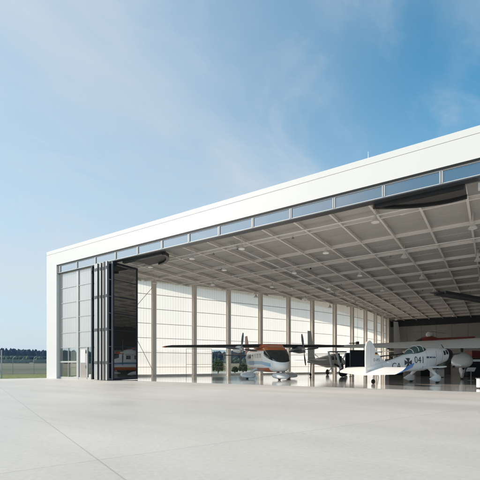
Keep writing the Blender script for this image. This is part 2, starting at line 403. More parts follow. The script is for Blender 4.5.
# left glazed bays
XL = [1.6, 4.40, 6.80]; rows = [0.1, 1.5, 2.75, 4.07, 5.40, 6.74, 8.08, ZH - .02]
for bi in range(2):
    x0, x1 = XL[bi], XL[bi+1]
    fr = B()
    box(fr, x0, x0 + .13, .22, .40, 0, ZH - .02); box(fr, x1 - .13, x1, .22, .40, 0, ZH - .02)
    for z in rows:
        thick = .07 if z in (0.1, 1.5) else .022
        if bi == 1 and z == 1.5: continue
        box(fr, x0 + .13, x1 - .13, .235 if thick > .05 else .25, .38, z - thick, z + thick)
    box(fr, x0 + .13, x1 - .13, .24, .38, 0, .03)
    if bi == 0: box(fr, (x0+x1)/2 - .02, (x0+x1)/2 + .02, .25, .37, .17, 2.728)
    f = obj('bay_frame', fr, M['alu'], hangar)
    for i in range(len(rows) - 1):
        z0, z1 = rows[i] + (.07 if rows[i] in (.1, 1.5) else .022), rows[i+1] - (.07 if rows[i+1] == 1.5 else .022)
        if bi == 1 and i <= 1: continue
        bm = B(); vs = [bm.verts.new(q) for q in ((x0 + .13, .30, z0), (x1 - .13, .30, z0), (x1 - .13, .30, z1), (x0 + .13, .30, z1))]; bm.faces.new(vs)
        uv = bm.loops.layers.uv.new('UVMap')
        for fc in bm.faces:
            for lp in fc.loops: lp[uv].uv = (lp.vert.co.x * 1.0, lp.vert.co.z * .05)
        obj('pane', bm, M['glassfront'] if i < 2 else M['polyfront'], f)
    if bi == 1:   # personnel door bay
        bm = B(); box(bm, 4.75, 5.72, .24, .30, 0.03, 2.18); dr = obj('door', bm, M['alu'], hangar)
        bm = B(); box(bm, 4.83, 5.50, .228, .238, 1.42, 2.55); sgn = obj('door_notice', bm, M['white'], dr)
        bm = B(); box(bm, 4.84, 5.62, .228, .2385, .15, 1.40); obj('door_panel', bm, mat('door_taupe', (.36, .32, .30), .25, coat=.3), dr)
        bm = B(); tube(bm, [(5.56, .20, .95), (5.56, .20, 1.2)], .018, 8); box(bm, 5.55, 5.57, .2, .24, .97, .99); box(bm, 5.55, 5.57, .2, .24, 1.16, 1.18); obj('handle', bm, M['silver'], dr)
        bm = B(); box(bm, 5.78, 6.67, .30, .315, .10, 2.72); obj('side_window', bm, M['glassfront'], hangar)
        bm = B(); box(bm, 5.72, 5.78, .235, .38, 0, 2.73); box(bm, 4.58, 4.75, .30, .315, .03, 2.73); box(bm, 4.75, 5.72, .30, .315, 2.20, 2.73); obj('door_surround', bm, M['alu'], hangar)
# folded doors: leaves standing across the front line
def leaf(x, y0, y1, lean, frame_m, edge_m, glass_m, z1=9.30):
    mt = Matrix.Translation((x, y0, 0)) @ Matrix.Rotation(lean, 4, 'Z')
    w = y1 - y0; f = B()
    box(f, -.05, .05, 0, .13, .04, z1, mt); box(f, -.05, .05, w - .13, w, .04, z1, mt)
    for z in (.04, z1 - .14): box(f, -.05, .05, .13, w - .13, z, z + .14, mt)
    for k in range(1, 7):
        z = .04 + k * (z1 - .1) / 7.0
        box(f, -.045, .045, .13, w - .13, z - .03, z + .03, mt)
    fo = obj('door_leaf', f, frame_m, hangar)
    g = B(); box(g, -.012, .012, .13, w - .13, .18, z1 - .14, mt); obj('pane', g, glass_m, fo)
    e = B(); box(e, -.075, .075, -.05, -.002, .04, z1, mt); obj('edge_strip', e, edge_m, fo)
    for z in (1.4, 4.0, 6.6, 8.8):
        h = B(); tube(h, [mt @ Vector((.03, -.07, z - .12)), mt @ Vector((.03, -.07, z + .12))], .03, 8)
        obj('hinge', h, M['aludark'], fo)
    return fo
leaf(6.93, -.12, .8, 0, M['navy'], M['navy'], M['polyfront'])
leaf(7.22, .10, 2.2, 0.02, M['navy'], M['charcoal'], M['polyfront'])
leaf(7.76, -.40, 1.9, -.01, M['charcoal'], M['silver'], M['glassdoor'])
leaf(7.98, -.42, 1.9, .0, M['aludark'], M['silver'], M['glassdoor'])
leaf(8.42, -.42, 1.9, .01, M['aludark'], M['alu'], M['glassdoor'])
leaf(8.72, -.36, 1.9, 0, M['charcoal'], M['bar'], M['glassdoor'])
leaf(8.98, -.42, 1.9, .01, M['charcoal'], M['charcoal'], M['glassdoor'])
leaf(9.24, -.46, 1.9, -.01, M['aludark'], M['silver'], M['glassdoor'])
leaf(9.46, -.10, 2.42, .0, M['navy'], M['aludark'], M['glassdoor'])
# guide rail let into the floor
bm = B(); box(bm, 7.0, HW - 1.6, .16, .30, .004, .018); obj('floor_rail', bm, M['alu'], hangar)

# left side wall: base, glazing, columns
bm = B(); prev = None
for k in range(101):
    p, t = wall_at(arc[-1] * k / 100); n = Vector((t.y, -t.x))
    a = p - n * .18; b = p - n * .02
    ring = [bm.verts.new((a.x, a.y, -.05)), bm.verts.new((b.x, b.y, -.05)), bm.verts.new((b.x, b.y, .2)), bm.verts.new((a.x, a.y, .2))]
    if prev:
        for j in range(4): bm.faces.new((prev[j], prev[(j+1) % 4], ring[(j+1) % 4], ring[j]))
    prev = ring
bmesh.ops.recalc_face_normals(bm, faces=bm.faces)
obj('wall_base', bm, M['offwhite'], hangar)
zr = [.2, 1.0, 2.54, 4.09, 5.63, 7.18, 8.72, ZDECK]
pole = [0.0] + cols + [arc[-1]]
s_clear0, s_clear1 = wall_s_at_px(212.5), wall_s_at_px(264)
last_lit = arc[-1] - 6
def strip(bm, s0, s1, z0, z1, off, th, uv=None, n=6):
    prev = None
    for k in range(n + 1):
        p, t = wall_at(s0 + (s1 - s0) * k / n); nn = Vector((t.y, -t.x)); a = p + nn * off; b = p + nn * (off + th)
        ring = [bm.verts.new((a.x, a.y, z0)), bm.verts.new((b.x, b.y, z0)), bm.verts.new((b.x, b.y, z1)), bm.verts.new((a.x, a.y, z1))]
        if prev:
            for j in range(4): bm.faces.new((prev[j], prev[(j+1) % 4], ring[(j+1) % 4], ring[j]))
        else: bm.faces.new(ring)
        prev = ring
    bm.faces.new(prev[::-1])
for i in range(len(pole) - 1):
    s0, s1 = pole[i], pole[i+1]
    if s1 - s0 < .3: continue
    def pan(zlo, zhi, sa, sb, m):
        bm = B(); pv_ = None
        for kk in range(7):
            p_, t_ = wall_at(sa + (sb - sa) * kk / 6); nn_ = Vector((t_.y, -t_.x)) * -.11
            cur_ = (bm.verts.new((p_.x + nn_.x, p_.y + nn_.y, zlo)), bm.verts.new((p_.x + nn_.x, p_.y + nn_.y, zhi)))
            if pv_: bm.faces.new((pv_[0], cur_[0], cur_[1], pv_[1]))
            pv_ = cur_
        uv = bm.loops.layers.uv.new('UVMap')
        for fc in bm.faces:
            for lp in fc.loops:
                c = lp.vert.co; lp[uv].uv = ((c.x * .41 + c.y * .91) * 1.0, c.z * .05)
        return obj('wall_window', bm, m, hangar)
    if s0 >= last_lit:
        w = pan(.2, ZDECK, s0, s1, M['offwhite'])
    elif s1 > s_clear0 and s0 < s_clear1:
        ca, cb = max(s0, s_clear0), min(s1, s_clear1)
        w = pan(3.0, ZDECK, s0, s1, M['poly'])
        for (a_, b_, mm) in ((s0, ca, 'poly'), (ca, cb, 'glass'), (cb, s1, 'poly')):
            if b_ - a_ > .1: pan(.2, 3.0, a_, b_, M[mm])
    else: w = pan(.2, ZDECK, s0, s1, M['poly'])
    if s0 < last_lit:
        bm = B()
        for z in zr[:-1]: strip(bm, s0, s1, z - .022, z + .022, -.105, .05)
        bmesh.ops.recalc_face_normals(bm, faces=bm.faces)
        obj('glazing_bar', bm, M['bar'], w)
for s in cols:
    p, t = wall_at(s); n = Vector((t.y, -t.x)); a = math.atan2(t.y, t.x)
    mt = Matrix.Translation((p.x + n.x * .26, p.y + n.y * .26, 0)) @ Matrix.Rotation(a, 4, 'Z')
    bm = B()
    box(bm, -.20, .20, -.24, -.19, 0, ZDECK, mt); box(bm, -.20, .20, .19, .24, 0, ZDECK, mt); box(bm, -.10, .10, -.19, .19, 0, ZDECK, mt)
    box(bm, -.28, .28, -.3, .3, 0, .03, mt)
    obj('column', bm, M['column'], hangar)
# brace rods between first two columns
for (sa, za, sb, zb) in ((cols[0], 4.0, cols[1], 9.6), (cols[0], 9.0, cols[1], .4)):
    pa, ta = wall_at(sa); pb, tb = wall_at(sb); na = Vector((ta.y, -ta.x)) * .3
    bm = B(); tube(bm, [(pa.x + na.x, pa.y + na.y, za), (pb.x + na.x, pb.y + na.y, zb)], .025, 8); obj('brace', bm, M['bar'], hangar)
# right and back walls, roof deck
bm = B(); prev = None
for k in range(41):
    p, t = wall_at(arc[-1] * k / 40); x = HW - p.x
    ring = [bm.verts.new((x, p.y, -.05)), bm.verts.new((x + .2, p.y, -.05)), bm.verts.new((x + .2, p.y, ZDECK)), bm.verts.new((x, p.y, ZDECK))]
    if prev:
        for j in range(4): bm.faces.new((prev[j], prev[(j+1) % 4], ring[(j+1) % 4], ring[j]))
    prev = ring
bmesh.ops.recalc_face_normals(bm, faces=bm.faces)
obj('side_wall', bm, M['midwall'], hangar)
bm = B(); box(bm, 16.5, 55.6, DEPTH, DEPTH + .3, -.05, 8.9); bw = obj('back_wall', bm, M['darkwall'], hangar)
bm = B(); box(bm, 16.5, 55.6, DEPTH - .15, DEPTH + .3, 8.9, ZDECK); obj('back_beam', bm, M['black'], bw)
for k in range(14):
    bm = B(); x = 20 + k * 2.6; box(bm, x, x + .03, DEPTH - .012, DEPTH - .001, 0, 8.9); obj('panel_joint', bm, M['black'], bw)
bm = B(); top = []; bot = []
def over(v): return .25 + max(0, v - 4) * .095
ol = [(dense[k].x - over(dense[k].y), dense[k].y) for k in range(0, 401, 20)]
ol = [(0.02, .6)] + ol + [(HW - x - 0, y) for (x, y) in reversed(ol)] + [(HW - .02, .6)]
ol = [(x, y if y < 61 else DEPTH + .3) for x, y in ol]
vt = [bm.verts.new((x, y, ZDECK + .5)) for x, y in ol]; vb = [bm.verts.new((x, y, ZDECK)) for x, y in ol]
bm.faces.new(vt); bm.faces.new(vb[::-1])
for i in range(len(ol)): bm.faces.new((vt[i], vb[i], vb[(i+1) % len(ol)], vt[(i+1) % len(ol)]))
bmesh.ops.recalc_face_normals(bm, faces=bm.faces)
roof = obj('roof', bm, M['deck'], hangar)
def wx(y):
    best = min(dense, key=lambda q: abs(q.y - y)); return best.x
# header soffit behind the transom
bm = B(); box(bm, 1.6, HW - 1.6, .60, 1.38, ZDECK - .32, ZDECK - .01); obj('header_beam', bm, M['steel'], hangar)
# ceiling grid
us = []; u = 26.36 - 2.27 * 11
while u < 70:
    if u > 1.5: us.append(u)
    u += 2.27
def ystart(u):
    for q in dense:
        if q.x >= u: return q.y
    return DEPTH
for u in us:
    lo, hi = 1.38, DEPTH
    uu = min(u, HW - u)
    if uu < 17.2: hi = min(hi, max(2.0, ystart(uu) - .1))
    if hi - lo < 1: continue
    bm = B()
    box(bm, u - .06, u + .06, lo, hi, ZB, ZB + .03); box(bm, u - .02, u + .02, lo, hi, ZB + .03, ZDECK - .002)
    obj('long_beam', bm, M['steel'], hangar)
v = 4.2; k = 0
while v < DEPTH - .5:
    x0 = wx(v) + .05; x1 = HW - x0
    bm = B()
    box(bm, x0, x1, v - .05, v + .05, ZB + .005, ZB + .045); box(bm, x0, x1, v - .02, v + .02, ZB + .045, ZDECK - .004)
    obj('cross_beam', bm, M['steel'], hangar)
    bm = B(); vv = v + 2.08
    if vv < DEPTH:
        box(bm, wx(vv) + .05, HW - wx(vv) - .05, vv - .015, vv + .015, ZDECK - .05, ZDECK - .003); obj('deck_seam', bm, M['deckline'], hangar)
    v += 4.17
bm = B(); box(bm, 3.0, HW - 3, 2.25, 2.28, ZDECK - .05, ZDECK - .003); obj('deck_seam', bm, M['deckline'], hangar)
for (v_, zz, r_) in ((3.3, 9.90, .045), (11.2, 9.9, .04), (19.6, 9.9, .04), (28.0, 9.9, .04)):
    bm = B(); tube(bm, [(wx(v_) + .5, v_, zz), (HW - wx(v_) - .5, v_, zz)], r_, 8); obj('sprinkler_pipe', bm, M['offwhite'], hangar)
for (u_, zz) in ((18.4, 9.93), (41.0, 9.93)):
    bm = B(); box(bm, u_ - .08, u_ + .08, 3.0, 58, zz, zz + .035); obj('cable_tray', bm, M['alu'], hangar)
rh_ = random.Random(3)
for k in range(26):
    u_ = 26.36 + 2.27 * rh_.choice(range(-6, 5)) + 1.1; v_ = 4.2 + 4.17 * rh_.choice(range(0, 8))
    bm = B(); tube(bm, [(u_, v_, ZB - .12), (u_, v_, ZDECK)], .022, 6); box(bm, u_ - .06, u_ + .06, v_ - .06, v_ + .06, ZB - .16, ZB - .08); obj('ceiling_bracket', bm, M['aludark'], hangar)
for (u_, v_) in ((28.63 + 1.3, 4.2), (24.09, 8.37)):
    bm = B(); tube(bm, [(u_, v_, ZB), (u_ + .7, v_ + .1, ZDECK - .01)], .05, 8); tube(bm, [(u_, v_, ZB), (u_ - .7, v_ + .1, ZDECK - .01)], .05, 8); obj('ceiling_brace', bm, M['steel'], hangar)
# curved turning plates of the folding doors, under the head
def dplate(pts, rim, name='door_track'):
    bm = B(); z0, z1 = ZH - .02, ZH + .05
    a = [bm.verts.new((x, y, z0)) for x, y in pts]; b = [bm.verts.new((x, y, z1)) for x, y in pts]
    bm.faces.new(a[::-1]); bm.faces.new(b)
    for i in range(len(pts)): bm.faces.new((a[i], a[(i+1) % len(pts)], b[(i+1) % len(pts)], b[i]))
    bmesh.ops.recalc_face_normals(bm, faces=bm.faces)
    o = obj(name, bm, M['trackgrey'], hangar)
    bm = B()
    for (p, q) in zip(rim, rim[1:]): beam(bm, (p[0], p[1], ZH - .06), (q[0], q[1], ZH - .06), .22, .2)
    obj('track_rim', bm, M['black'], o)
cur = [(29.2 + 4.05 * t, .62 + 1.35 * math.sin(t * math.pi * .62) ** .9) for t in [k / 16 for k in range(17)]]
dplate([(29.2, .60)] + cur[1:] + [(33.25, .60)], [(29.3, .62), (33.2, .62)], 'door_track')
bm = B()
for p, q in zip(cur, cur[1:]): beam(bm, (p[0], p[1], ZH - .06), (q[0], q[1], ZH - .06), .2, .2)
obj('track_curve', bm, M['black'], hangar)
cur2 = [(10.8, 2.5), (12.0, 2.45), (12.9, 2.2), (13.6, 1.75), (14.1, 1.2), (14.3, .62)]
dplate([(10.8, .60)] + cur2, [(9.9, .62), (14.2, .62)])
bm = B()
for p, q in zip(cur2[1:], cur2[2:]): beam(bm, (p[0], p[1], ZH - .06), (q[0], q[1], ZH - .06), .22, .25)
obj('track_curve', bm, M['black'], hangar)
bm = B(); box(bm, 33.3, 36.0, .62, 2.05, ZH - .02, ZH + .12); obj('header_panel', bm, M['midwall'], hangar)
bm = B(); box(bm, 33.75, 33.95, .7, .95, ZH - .3, ZH - .021); obj('junction_box', bm, M['white'], hangar)

# floor
bm = B()
fl = [(1.6, .30)] + [(dense[k].x, dense[k].y) for k in range(10, 401, 15)]
fl = fl + [(HW - x, y) for (x, y) in reversed(fl)]
f = bm.faces.new([bm.verts.new((x, y, .008)) for x, y in fl]); f.normal_update()
if f.normal.z < 0: f.normal_flip()
tag(obj('hangar_floor', bm, M['floor']), kind='structure')

# roof items
bm = B(); q = at(367, 17.9)
rx_ = 27.9
lr = empty('lightning_rod', (28.9, .7, ZT), 0, 'thin pale lightning rod standing on the white roof edge', 'lightning rod')
bm = B(); tube(bm, [(0, 0, 0), (0, 0, .7)], [.016, .006], 6); obj('rod', bm, M['alu'], lr)
bm = B(); box(bm, -.07, .07, -.07, .07, 0, .03); obj('foot', bm, M['alu'], lr)
vn = empty('roof_vent', (29.9, .6, ZT), 0, 'small dark cap on the white roof edge right of the rod', 'vent')
bm = B(); cylz(bm, (0, 0), .035, 0, .08); obj('stem', bm, M['aludark'], vn)
bm = B(); cylz(bm, (0, 0), .08, .08, .13); obj('cap', bm, M['black'], vn)

# hanging lamps
def lamp_proto():
    o = empty('high_bay_lamp', (0, 0, 0))
    b = B(); tube(b, [(0, 0, .36), (0, 0, .95)], .02, 8); obj('hanger', b, M['steel'], o)
    b = B(); prof = [(.0, .19), (.05, .185), (.16, .13), (.24, .075), (.37, .065), (.40, .03)]
    rr = []
    for (z, r) in prof: rr.append([b.verts.new((r * 1.3 * math.cos(2*math.pi*k/18), r * 1.3 * math.sin(2*math.pi*k/18), z)) for k in range(18)])
    for a, c in zip(rr, rr[1:]):
        for k in range(18): b.faces.new((a[k], a[(k+1) % 18], c[(k+1) % 18], c[k]))
    b.faces.new(rr[-1]); sh = obj('lamp_shade', b, M['offwhite'], o, sm=True)
    b = B(); cylz(b, (0, 0), .215, .015, .03, 18); obj('diffuser', b, M['palewhite'], o)
    return o
def copy_tree(o, parent=None):
    c = o.copy(); COL.objects.link(c); c.parent = parent
    for ch in [x for x in bpy.data.objects if x.parent == o]: copy_tree(ch, c)
    return c
lamps = []
for j, u in enumerate([28.63, 24.09, 19.55, 15.01, 33.2, 10.5]):
    st = 2.8 if j in (0, 2, 5) else 7.0
    vv = st
    while vv < 56:
        uu = min(u, HW - u)
        if uu > 17.4 or vv < ystart(uu) - 2: lamps.append((u, vv))
        vv += 8.45
lamps.append((15.01, 2.8)); lamps.append((6.2, 7.4)) 
proto = lamp_proto()
for i, (u, vv) in enumerate(lamps):
    o = proto if i == 0 else copy_tree(proto)
    o.location = (u + .1, vv, 9.30)
ORD = ['first', 'second', 'third', 'fourth', 'fifth', 'sixth', 'seventh', 'eighth', 'ninth']
lo_ = sorted([o for o in bpy.data.objects if o.name.startswith('high_bay_lamp')], key=lambda o: (round(o.location.x), o.location.y))
cols_u = sorted({round(o.location.x) for o in lo_}, reverse=True)
for cu in cols_u:
    for j, o in enumerate([q for q in lo_ if round(q.location.x) == cu]):
        tag(o, 'white bell lamp, %s behind the doors in the %s ceiling row from the right' % (ORD[j], ORD[cols_u.index(cu)]), 'lamp', 'bell lamps under the hangar ceiling')

# ------------------------------------------------------------------ lettering helpers
def text_mesh(s, size):
    cu = bpy.data.curves.new('lettering', 'FONT'); cu.body = s; cu.size = size; cu.align_x = 'CENTER'; cu.align_y = 'CENTER'; cu.resolution_u = 3
    o = bpy.data.objects.new('lettering', cu); COL.objects.link(o)
    dg = bpy.context.evaluated_depsgraph_get(); me = bpy.data.meshes.new_from_object(o.evaluated_get(dg))
    vs = [v.co.copy() for v in me.vertices]; fs = [tuple(p.vertices) for p in me.polygons]
    bpy.data.objects.remove(o); bpy.data.curves.remove(cu); bpy.data.meshes.remove(me)
    return vs, fs
def bvh_of(o):
    bm = B(); bm.from_mesh(o.data); t = BVHTree.FromBMesh(bm); bm.free(); return t
def decal(name, vs, fs, m, parent, tree, x, z, side=-1, mirror=False, off=.012, rot=0, shear=0):
    """project a flat drawing (x right, y up as seen from the side) on the surface; side -1 = starboard"""
    fb = B(); nv0 = [fb.verts.new((q.x, q.y, 0)) for q in vs]
    for f in fs:
        try: fb.faces.new([nv0[i] for i in f])
        except ValueError: pass
    xs = [q.x for q in vs]; ys = [q.y for q in vs]
    for ax, lo, hi, st in ((0, min(xs), max(xs), .09), (1, min(ys), max(ys), .05)):
        c = lo + st
        while c < hi:
            bmesh.ops.bisect_plane(fb, geom=fb.verts[:] + fb.edges[:] + fb.faces[:], plane_co=(c, 0, 0) if ax == 0 else (0, c, 0), plane_no=(1, 0, 0) if ax == 0 else (0, 1, 0), dist=1e-5); c += st
    bm = fb
    cr_, sr_ = math.cos(rot), math.sin(rot)
    for v_ in bm.verts:
        q = v_.co.copy()
        dx, dz = q.x * cr_ - q.y * sr_, q.x * sr_ + q.y * cr_
        px = x + dx * (1 if side < 0 else -1); pz = z + dz + shear * dx
        hit = tree.ray_cast(Vector((px, side * 6, pz)), Vector((0, -side, 0)))
        v_.co = (px, hit[0].y + side * off if hit[0] else side * .3, pz)
    # subdivide so letters follow the curve
    return obj(name, bm, m, parent)
def cross_shape(r, w0, w1):
    vs = []; fs = []
    for k in range(4):
        a = k * math.pi / 2; c, s = math.cos(a), math.sin(a)
        pts = [(0, 0), (w0, -w0), (r, -w1), (r, w1), (w0, w0)]
        i = len(vs); vs += [Vector((c * x - s * y, s * x + c * y, 0)) for x, y in pts]; fs.append((i, i+1, i+2, i+3, i+4))
    return vs, fs
def quads(rects):
    vs = []; fs = []
    for (x0, z0, x1, z1) in rects:
        n = 5
        for k in range(n):
            xa = x0 + (x1 - x0) * k / n; xb = x0 + (x1 - x0) * (k+1) / n
            i = len(vs); vs += [Vector((xa, z0, 0)), Vector((xb, z0, 0)), Vector((xb, z1, 0)), Vector((xa, z1, 0))]; fs.append((i, i+1, i+2, i+3))
    return vs, fs

# ------------------------------------------------------------------ aircraft pieces
def wheel(parent, x, y, r=.28, w=.16):
    bm = B(); mt = Matrix.Translation((x, y, r)) @ Matrix.Rotation(math.pi/2, 4, 'Z')
    disc_lathe(bm, [(-w/2, r*.55), (-w/2, r*.88), (-w*.3, r), (w*.3, r), (w/2, r*.88), (w/2, r*.55)], mt, 20)
    o = obj('wheel', bm, M['rubber'], parent, sm=True)
    bm = B(); disc_lathe(bm, [(-w/2 + .01, .01), (-w/2 + .01, r*.55), (w/2 - .01, r*.55), (w/2 - .01, .01)], mt, 16); obj('rim', bm, M['alu'], o)
    return o
def spat(parent, x, y, r, ln, m, z0=.06, leg=None):
    bm = B()
    loft(bm, [(x - ln*.62, y, z0 + r*.7, .015, .02), (x - ln*.4, y, z0 + r*.7, .07, r*.35), (x - ln*.1, y, z0 + r*.78, .14, r*.72), (x + ln*.15, y, z0 + r*.8, .15, r*.78), (x + ln*.3, y, z0 + r*.75, .12, r*.62), (x + ln*.38, y, z0 + r*.7, .03, r*.2)], 16, 2)
    o = obj('wheel_fairing', bm, m, parent, sm=True)
    wheel(parent, x + ln*.08, y, r*.75, .14)
    if leg:
        bm = B(); tube(bm, [(x + .05, y, z0 + r*1.3), leg], [.09, .14], 10); obj('gear_leg', bm, m, parent, sm=True)
    return o
def propeller(parent, x, y, z, blades, rad, m=None, a0=0, w=.16):
    bm = B()
    disc_lathe(bm, [(-.05, .17), (.08, .165), (.22, .12), (.34, .05), (.37, .002)], Matrix.Translation((x, y, z)), 18)
    hub = obj('propeller', bm, M['spinner'], parent, sm=True)
    for k in range(blades):
        a = a0 + 2 * math.pi * k / blades; bm = B()
        rings = []
        for (rr, cw, tw) in ((.12, .05, 60), (.3*rad, w*.8, 42), (.55*rad, w, 30), (.8*rad, w*.85, 22), (.96*rad, w*.55, 18), (rad, w*.2, 16)):
            ring = []
            for (cx, th) in ((-.5, 0), (-.2, .5), (.2, .4), (.5, 0), (.2, -.3), (-.2, -.3)):
                cc, ss = math.cos(R(tw)), math.sin(R(tw)); q = cx * cw; hh = th * .045
                lx = q * ss + hh * cc; ly = q * cc - hh * ss
                ring.append(bm.verts.new((x + .08 + lx, y + rr * math.sin(a) + ly * math.cos(a), z + rr * math.cos(a) - ly * math.sin(a))))
            rings.append(ring)
        for p_, q_ in zip(rings, rings[1:]):
            for j in range(6): bm.faces.new((p_[j], p_[(j+1) % 6], q_[(j+1) % 6], q_[j]))
        bm.faces.new(rings[-1]); bmesh.ops.recalc_face_normals(bm, faces=bm.faces)
        obj('blade', bm, m or M['prop'], hub, sm=True)
    return hub

def place(o, px, Z, hd, z=.01, pitch=0):
    p = at(px, Z, z); o.location = p
    o.rotation_euler = (0, -R(pitch), vdir(*hd))

# ---- A: orange, white and blue turboprop with the dark wing
pa = empty('aircraft', label='white twin propeller plane with orange roof, blue stripe and long black wing', cat='aircraft')
place(pa, 267.5, 34.0, (.22, -.975))
bm = B()
loft(bm, [(-8.2, 0, 2.0, .06, .12, 2), (-6.5, 0, 1.95, .40, .42, 2.6), (-4.5, 0, 1.82, .85, .85, 3.4), (-2.5, 0, 1.72, 1.02, 1.06, 4.2), (0, 0, 1.70, 1.05, 1.1, 4.6), (1.6, 0, 1.70, 1.05, 1.1, 4.6),
          (2.1, 0, 1.69, 1.04, 1.09, 4.6), (2.5, 0, 1.64, 1.01, 1.03, 4.2), (2.9, 0, 1.55, .96, .92, 3.8), (3.3, 0, 1.45, .88, .78, 3.4), (3.7, 0, 1.34, .74, .60, 3.0), (4.0, 0, 1.26, .56, .42, 2.6), (4.2, 0, 1.2, .32, .22, 2.2), (4.27, 0, 1.19, .05, .05, 2)], 44)
def cut(bm, co, no): bmesh.ops.bisect_plane(bm, geom=bm.verts[:] + bm.edges[:] + bm.faces[:], plane_co=co, plane_no=no, dist=1e-5)
for co_, no_ in (((0, 0, 2.38), (0, 0, 1)), ((0, 0, 2.42), (0, 0, 1)), ((0, 0, .98), (0, 0, 1)), ((2.25, 0, 0), (1, 0, 0)), ((2.3, 0, 1.98), (.30, 0, 1)), ((3.2, 0, 0), (1, 0, 0))): cut(bm, co_, no_)
for f in bm.faces:
    c = f.calc_center_median()
    if c.z > 2.38 and -3.0 < c.x < 3.2: f.material_index = 1
    if c.z < .98 and -5 < c.x < 3.2: f.material_index = 1
    if c.x > 2.25 and c.z > 1.98 - .30 * (c.x - 2.3) and c.z < 2.42: f.material_index = 2
fa = obj('fuselage', bm, [M['palewhite'], M['orange'], M['glassdark']], pa, sm=True, ang=50)
ta = bvh_of(fa)
for side in (-1, 1):
    vs, fs = quads([(-4.8, -.17, 3.5, .10)]); 
    for q in vs:
        if q.x > 1.0: q.y -= (q.x - 1.0) ** 2 * .035
    decal('blue_stripe', vs, fs, M['blue'], fa, ta, 0 if side < 0 else 0, 1.45, side) if side < 0 else decal('blue_stripe', [Vector((-q.x, q.y, 0)) for q in vs], [f[::-1] for f in fs], M['blue'], fa, ta, 0, 1.45, side)
    vs, fs = quads([(-.9, -.22, .9, .14)])
    decal('blue_panel', vs, fs, M['deepblue'] if side > 9 else mat('mid_blue', (.10, .24, .42), .3), fa, ta, -1.6, 1.44, side, off=.02)
    for xw in (-3.2, -2.3, -1.4, -.5, .4, 1.25):
        vs, fs = quads([(-.24, -.2, .24, .2)]); decal('window', vs, fs, M['glassdark'], fa, ta, xw, 2.02, side)
for side in (-1, 1):
    for xx in (-4.0, -2.7, .85, 1.75):
        vs, fs = quads([(-.008, -.85, .008, .75)]); decal('panel_line', vs, fs, M['joint'], fa, ta, xx, 1.72, side, off=.004)
# windscreen bars and door outline
bm = B(); tube(bm, [(2.32, .02, 2.66), (2.9, .02, 2.44), (3.3, .02, 2.18)], .03, 6); obj('windscreen_bar', bm, M['orange'], fa)
bm = B(); box(bm, -1.5, 1.6, -.95, .95, 2.7, 2.95); bmesh.ops.bevel(bm, geom=bm.edges[:], offset=.07, segments=2, affect='EDGES'); obj('wing_fairing', bm, M['orange'], pa)
bm = B()
foil(bm, [(-8.9, .25, 1.0, 2.74, .14, 2), (-8.4, .45, 1.35, 2.77, .22, 2), (-3, .62, 1.9, 2.84, .32, 2), (0, .7, 2.0, 2.9, .36, 2), (3, .62, 1.9, 2.9, .32, 2), (6.9, .45, 1.35, 2.96, .22, 2), (7.3, .25, 1.0, 2.98, .14, 2)])
obj('wing', bm, M['wingdark'], pa, sm=True)
for s in (-8.98, 7.36):
    bm = B(); tube(bm, [(.1, s * .985, 2.73 if s < 0 else 2.98), (.0, s, 2.73 if s < 0 else 2.98), (-.35, s * 1.02, 2.73 if s < 0 else 2.98)], [.08, .07, .02], 8); obj('wing_tip', bm, M['orange'], pa)
for s in (-1, 1):
    bm = B(); y = 2.75 * s
    loft(bm, [(-1.5, y, 2.62, .05, .05, 2), (-.6, y, 2.6, .28, .26, 2.2), (.6, y, 2.55, .34, .32, 2.4), (1.3, y, 2.52, .30, .28, 2.2), (1.55, y, 2.52, .2, .2, 2)], 20)
    obj('engine_nacelle', bm, M['offwhite'] if s < 0 else M['aludark'], pa, sm=True)
    bm = B(); tube(bm, [(1.0, y + .28, 2.42), (.8, y + .46, 2.36), (.55, y + .5, 2.34)], .07, 8); obj('exhaust', bm, M['aludark'], pa)
    propeller(pa, 1.58, y, 2.52, 4, 1.38, M['prop'], a0=(.10 if s < 0 else -.13), w=.2)
bm = B(); foil(bm, [(2.35, -6.3, 2.2, 0, .2, 0), (3.2, -6.95, 1.6, 0, .16, 0), (4.35, -7.6, 1.0, 0, .1, 0)], vertical=True); obj('tail_fin', bm, mat('fin_red', (.33, .14, .10), .4), pa, sm=True)
bm = B(); foil(bm, [(-2.6, -7.3, .9, 2.25, .1, 0), (0, -6.9, 1.3, 2.25, .14, 0), (2.6, -7.3, .9, 2.25, .1, 0)]); obj('tailplane', bm, M['black'], pa, sm=True)
def podded(x, y):
    bm = B(); loft(bm, [(x - 1.1, y, .30, .12, .05, 2), (x - .7, y, .33, .42, .18, 2.4), (x, y, .36, .62, .25, 2.6), (x + .5, y, .31, .66, .21, 2.6), (x + .9, y, .24, .50, .13, 2.4), (x + 1.05, y, .20, .25, .05, 2)], 18)
    obj('wheel_fairing', bm, M['palewhite'], pa, sm=True); wheel(pa, x, y, .26, .2)
podded(.2, -1.9); podded(.2, 1.9); podded(3.3, 0)
for s in (-1, 1):
    bm = B(); tube(bm, [(.05, s * .7, .95), (.05, s * 1.25, .75), (.08, s * 1.72, .42)], [.18, .13, .11], 10); obj('gear_leg', bm, M['palewhite'], pa, sm=True)
bm = B(); tube(bm, [(2.9, 0, .85), (3.0, 0, .4)], [.13, .1], 10); obj('gear_leg', bm, M['orange'], pa)

